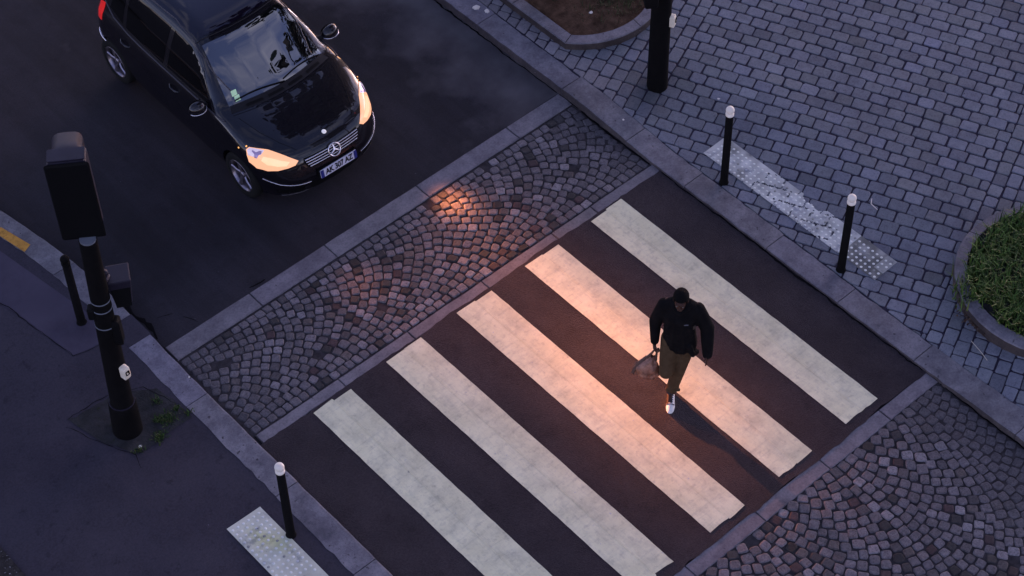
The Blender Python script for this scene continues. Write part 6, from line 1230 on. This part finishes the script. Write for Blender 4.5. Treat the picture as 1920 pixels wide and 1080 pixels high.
# joints (x to his right, y forward, z up)
HIP_R, HIP_L = (.088, -.01, .90), (-.088, -.01, .90)
KN_R, AN_R = (.095, .185, .575), (.085, -.17, .45)
KN_L, AN_L = (-.028, .070, .50), (.045, .065, .085)
SH_R, EL_R, WR_R = (.172, -.035, 1.400), (.256, -.045, 1.12), (.246, .02, .855)
SH_L, EL_L, WR_L = (-.172, -.03, 1.400), (-.284, -.03, 1.12), (-.312, .07, .855)
HC = Vector((.0, .075, 1.630))
HR = Matrix.Rotation(R(-6), 3, 'X')   # chin down
def H(p): return tuple(HC+HR @ Vector(p))
def hand(wr, el, side, grip):
    w, e = Vector(wr), Vector(el); d = (w-e).normalized(); fw = Vector((0, 1, 0)); lat = d.cross(fw).normalized()*side   # towards thumb-less side
    fw = lat.cross(d).normalized()*side
    ch = [[(w-d*.02, .026), (w+d*.03, (.022, .030)), (w+d*.075, (.018, .034))]]
    for k, (off, ln) in enumerate(((.027, .074), (.009, .083), (-.009, .078), (-.026, .062))):
        b0 = w+d*.082+fw*off; inw = -lat if True else lat
        a1, a2, a3 = (.5, 1.3, 2.2) if grip else (.12, .35, .6)
        def dirn(a): return d*math.cos(a)+inw*math.sin(a)
        p1 = b0+dirn(a1)*ln*.45; p2 = p1+dirn(a2)*ln*.32; p3 = p2+dirn(a3)*ln*.23
        ch.append([(b0-d*.02, .0095), (p1, .0088), (p2, .008), (p3, .007)])
    t0 = w+d*.028+fw*.026; t1 = t0+(d*.6+fw*.7-lat*.3).normalized()*.034; t2 = t1+(d*.8+fw*(.1 if grip else .35)-lat*.5).normalized()*.030
    ch.append([(t0, .012), (t1, .010), (t2, .008)])
    return ch, w+d*.10-lat*.02
chR, GRIP = hand(WR_R, EL_R, 1, True); chL, _g = hand(WR_L, EL_L, -1, False)
body_ch = [[((0, -.01, .93), (.13, .09)), ((0, .0, 1.12), (.12, .085)), ((0, -.01, 1.34), (.14, .09)), ((0, -.03, 1.45), (.06, .055)), ((0, .02, 1.53), .050)],
           [(SH_R, .045), (EL_R, .037), (WR_R, .026)], [(SH_L, .045), (EL_L, .037), (WR_L, .026)], [((-.15, -.04, 1.43), .05), ((.15, -.045, 1.43), .05)],
           [(HIP_R, .07), (KN_R, .048), (AN_R, .034)], [(HIP_L, .07), (KN_L, .048), (AN_L, .034)],
           [(AN_L, .034), ((.04, .19, .035), .028)], [(AN_R, .034), ((.085, -.13, .32), .026)],
           # skull, jaw, brow, nose, ears, lips
           [(H((0, -.022, .03)), (.075, .085)), (H((0, -.005, .045)), (.074, .080))], [(H((0, .030, .01)), (.062, .058)), (H((0, .042, -.055)), (.047, .042)), (H((0, .052, -.085)), (.028, .026))],
           [(H((-.035, .080, .025)), .014), (H((.035, .080, .025)), .014)], [(H((0, .088, .012)), .009), (H((0, .106, -.022)), .013)],
           [(H((-.018, .090, -.052)), .009), (H((.018, .090, -.052)), .009)], [(H((.073, -.005, .02)), (.010, .020)), (H((.072, -.006, -.02)), (.009, .016))], [(H((-.073, -.005, .02)), (.010, .020)), (H((-.072, -.006, -.02)), (.009, .016))],
           [(H((0, 0, -.06)), .05), ((0, .02, 1.50), .052)]]+chR+chL
capsules(body_ch, .0055, 'body', MT['skin'], man, 3)
MT['eye'] = mat('eye_white', (.10, .085, .08), rough=.3)
for k in (-1, 1):
    eb = MB(); c = Vector(H((k*.031, .083, .004))); eb.lathe([(0, -.010), (.007, -.007), (.010, 0), (.007, .007), (0, .010)], 10, c); eb.build('eye', MT['eye'], man)
# hair cap
hm = bmesh.new(); bmesh.ops.create_uvsphere(hm, u_segments=28, v_segments=18, radius=1)
for v in hm.verts:
    x, y, z = v.co; v.co = HC+HR @ Vector((x*.083, y*.098-.018, z*.088+.040))
bmesh.ops.delete(hm, geom=[f for f in hm.faces if (lambda c: (HR.transposed() @ (c-HC)).z < .052 and (HR.transposed() @ (c-HC)).y > .045 or (HR.transposed() @ (c-HC)).z < -.045)(f.calc_center_median())], context='FACES')
hmesh = bpy.data.meshes.new('hair'); hm.to_mesh(hmesh); hm.free(); hmesh.materials.append(MT['hair']); hmesh.polygons.foreach_set('use_smooth', [True]*len(hmesh.polygons))
ho = bpy.data.objects.new('hair', hmesh); link(ho); ho.parent = man
jk = [[((-.012, -.010, .875), (.192, .145)), ((-.006, -.008, .97), (.184, .140)), ((0, .0, 1.14), (.170, .134)), ((0, -.005, 1.30), (.180, .132)), ((0, -.025, 1.41), (.165, .112)), ((0, -.02, 1.475), (.095, .082)), ((0, .0, 1.505), (.070, .068))],
      [((-.150, -.03, 1.380), .080), ((-.07, -.02, 1.460), .076)], [((.150, -.035, 1.380), .080), ((.07, -.02, 1.460), .076)],
      [(SH_R, .078), (Vector(SH_R).lerp(Vector(EL_R), .5), .076), (EL_R, .070), (Vector(EL_R).lerp(Vector(WR_R), .55), .058), (Vector(EL_R).lerp(Vector(WR_R), .97), .048)],
      [(SH_L, .079), (Vector(SH_L).lerp(Vector(EL_L), .5), .082), (EL_L, .079), (Vector(EL_L).lerp(Vector(WR_L), .55), .071), (Vector(EL_L).lerp(Vector(WR_L), 1.08), .058)],
      [((.0, .105, 1.44), .020), ((.07, .06, 1.485), .022), ((.080, -.03, 1.515), .024), ((.0, -.085, 1.525), .026), ((-.080, -.03, 1.515), .024), ((-.07, .06, 1.485), .022), ((.0, .105, 1.44), .020)],
      [((-.12, .105, .95), .03), ((-.165, .095, .81), .030), ((-.20, .03, .79), .03)], [((.035, .118, 1.30), .012), ((.06, .125, .88), .014)], [((-.03, .118, 1.34), .012), ((-.075, .125, .84), .014)],
      [((.10, .10, 1.20), .02), ((.13, .08, 1.08), .02)], [((-.11, .10, 1.24), .02), ((-.13, .08, 1.10), .02)]]
jo = capsules(jk, .013, 'jacket', MT['jacket'], man, 3)
tr = [[((0, -.01, .93), (.155, .112)), ((0, -.01, .84), (.160, .115))],
      [(HIP_R, (.105, .110)), (Vector(HIP_R).lerp(Vector(KN_R), .5), .096), (KN_R, .076), (Vector(KN_R).lerp(Vector(AN_R), .5), .070), (Vector(KN_R).lerp(Vector(AN_R), .92), .064)],
      [(HIP_L, (.105, .110)), (Vector(HIP_L).lerp(Vector(KN_L), .5), .094), (KN_L, .076), (Vector(KN_L).lerp(Vector(AN_L), .5), .070), (Vector(KN_L).lerp(Vector(AN_L), .80), .066)],
      [((.06, .11, .72), .02), ((.14, .09, .70), .02)], [((-.05, .12, .22), .02), ((.08, .12, .20), .02)]]
capsules(tr, .012, 'trousers', MT['trousers'], man, 3)
def shoe(q, t):
    """q: local frame placed at the heel ground point: y forward"""
    def T(p): return tuple(t+q @ Vector(p))
    s_ = capsules([[(T((0, .035, .045)), (.034, .034)), (T((0, .10, .050)), (.036, .036)), (T((.0, .18, .038)), (.041, .036)), (T((0, .235, .030)), (.040, .030)), (T((0, .262, .026)), (.028, .024))], [(T((0, .04, .06)), .034), (T((0, .045, .095)), .036)]], .006, 'shoe', MT['shoe'], man, 4)
    P = [(.0, -.005), (.030, .01), (.036, .08), (.040, .14), (.047, .20), (.040, .25), (.022, .282), (0, .290), (-.022, .282), (-.040, .25), (-.047, .20), (-.040, .14), (-.036, .08), (-.030, .01)]
    b = MB(); n = len(P)
    b.add([T((x, y, 0)) for x, y in P]+[T((x, y, .026)) for x, y in P], [tuple(range(n-1, -1, -1)), tuple(range(n, 2*n))]+[(i, (i+1) % n, n+(i+1) % n, n+i) for i in range(n)]); b.build('sole', MT['sole'], s_)
    b = MB()
    for k in range(4):
        y = .105+k*.024; z = .0905-k*.0065; b.tube([T((-.026, y, z-.008)), T((0, y, z)), T((.026, y, z-.008))], .0045, 6)
    b.tube([T((-.040, .205, .050)), T((-.02, .208, .066)), T((.02, .208, .066)), T((.040, .205, .050))], .005, 6)
    b.build('laces', MT['lace'], s_)
    b = MB(); b.add([T((-.014, .09, .092)), T((.014, .09, .092)), T((.016, .195, .070)), T((-.016, .195, .070))], [(0, 1, 2, 3)]); b.build('tongue', MT['sock'], s_)
shoe(Matrix.Rotation(R(4), 3, 'Z'), Vector((.037, -.005, 0)))
shoe(Matrix.Rotation(R(-42), 3, 'X'), Vector((.085, -.265, .43)))
b = MB(); b.lathe([(.062, 0), (.064, .02), (.058, .06)], 16, (.037, .06, .115)); b.build('sock', MT['sock'], man)
def on(o, p, d):
    ok, loc, n, i = o.ray_cast(Vector(p), Vector(d)); return loc, n
loc, n = on(jo, (-.075, 1, 1.29), (0, -1, 0)); q = n.to_track_quat('Y', 'Z').to_matrix()
MB().box(loc+n*.002, (.045, .004, .014), tilt=q).build('chest_mark', mat('grey_thread', (.10, .10, .12), rough=.8), jo)
loc, n = on(jo, (-1, .05, 1.20), (1, 0, 0)); q = n.to_track_quat('Y', 'Z').to_matrix()
MB().box(loc+n*.002, (.03, .004, .05), tilt=q).build('sleeve_mark', mat('brown_thread', (.06, .045, .035), rough=.8), jo)

# the bag in his right hand
bag = thing('bag', 'crumpled tan plastic bag swinging from the man\'s right hand', 'bag', (0, 0, 0))
W = man.matrix_basis; G = W @ Vector(GRIP); dv = (W.to_3x3() @ Vector((.30, .24, -.92))).normalized(); sd = dv.cross(W.to_3x3() @ Vector((0, 1, 0))).normalized(); fr_ = sd.cross(dv).normalized()
mb = MB(); V = []; nl, na = 14, 28
for i in range(nl+1):
    f = i/nl; w_ = .040+.095*ss(0, .62, f)-.02*ss(.85, 1, f); th = .012+.050*math.sin(math.pi*min(1, f*.95+.05))
    for k in range(na):
        a = 2*math.pi*k/na; c = 1+.10*math.sin(a*5+f*7)+.07*math.sin(a*9-f*11)
        V.append(G+dv*(.10+.30*f+.012*math.sin(a*6+f*5))+sd*(w_*math.cos(a)*c)+fr_*(th*math.sin(a)*c+.012*math.sin(f*9+math.cos(a)*4)))
F = [(i*na+k, i*na+(k+1) % na, (i+1)*na+(k+1) % na, (i+1)*na+k) for i in range(nl) for k in range(na)]+[tuple(nl*na+k for k in range(na))]
mb.add(V, F, smooth=True); mb.build('pouch', MT['bagm'], bag)
for k in (-1, 1):
    b = MB(); pts = [G+dv*.14+sd*k*.045, G+dv*.07+sd*k*.028+fr_*.006, G+dv*.015+sd*k*.014, G-dv*.004]
    b.tube(pts, [.018, .013, .010, .009], 8); b.build('handle', MT['bagd'], bag)
b = MB(); b.tube([G+dv*.13+sd*.055, G+dv*.25+sd*.10+fr_*.02, G+dv*.38+sd*.12+fr_*.015], [.016, .026, .020], 8); b.build('fold', MT['bagd'], bag)

# ------------------------------------------------------------------ street trees outside the frame (they show in the car's paint and glass)
def tree(x, y, h, cr, label, seed, lean=(0, 0), cz=.66, ch=.34, leaves=5200):
    rng = np.random.default_rng(seed); t = thing('plane_tree', label, 'tree', (x, y, .05), 0, 'plane trees along the street')
    tb = MB(); lf = MB(); base = Vector((0, 0, -.1))
    tr_ = [Vector((0, 0, -.1)), Vector((.05, 0, h*.18)), Vector((-.04, .06, h*.36)), Vector((.05, .02, h*.55)), Vector((0, .0, h*.78))]
    tb.tube(tr_, [.24, .19, .16, .11, .04], 12); clumps = []
    for k in range(16):
        a = rng.uniform(0, 6.28); f = rng.uniform(.38, .74); p = Vector((0, 0, h*f)); L_ = cr*rng.uniform(.5, 1.05); P = [p]; up = rng.uniform(.15, .9)
        for i in range(4):
            a += rng.normal(0, .25); P.append(P[-1]+Vector((math.cos(a)*L_/4, math.sin(a)*L_/4, up*L_/4+rng.normal(0, .12))))
        tb.tube(P, [.09, .065, .045, .03, .012], 7)
        for p_ in P[2:]: clumps += [(p_+Vector(rng.normal(0, .35, 3)), rng.uniform(.35, .85)) for _ in range(3)]
    for k in range(22):
        v = Vector(rng.normal(0, 1, 3)).normalized(); clumps.append((Vector((v.x*cr*.8, v.y*cr*.8, h*(cz+ch*.75*v.z*.9))), rng.uniform(.4, .9)))
    for i in range(leaves):
        c, r_ = clumps[rng.integers(len(clumps))]; d = Vector(rng.normal(0, 1, 3)).normalized()*r_*rng.random()**.4
        p = c+d; n = Vector(rng.normal(0, 1, 3)+np.array((0, 0, .8))).normalized(); u = n.orthogonal().normalized(); u.rotate(Quaternion(n, rng.uniform(0, 6.28))); w_ = n.cross(u); s_ = rng.uniform(.10, .20)
        q = rng.uniform(.5, 1.3)
        lf.add([p-u*s_, p-u*s_*.2+w_*s_*.75, p+u*s_*.6+w_*s_*.55, p+u*s_, p+u*s_*.6-w_*s_*.55, p-u*s_*.2-w_*s_*.75], [(0, 1, 2, 3, 4, 5)], (.030*q, .045*q, .018*q))
    for m_ in (tb, lf): m_.v = [(a+lean[0]*(max(0, c)/h)**1.5, b+lean[1]*(max(0, c)/h)**1.5, c) for a, b, c in m_.v]
    tb.build('trunk', MT['bark'], t); lf.build('crown', MT['leaf'], t); return t
for a in TREES: tree(*a)
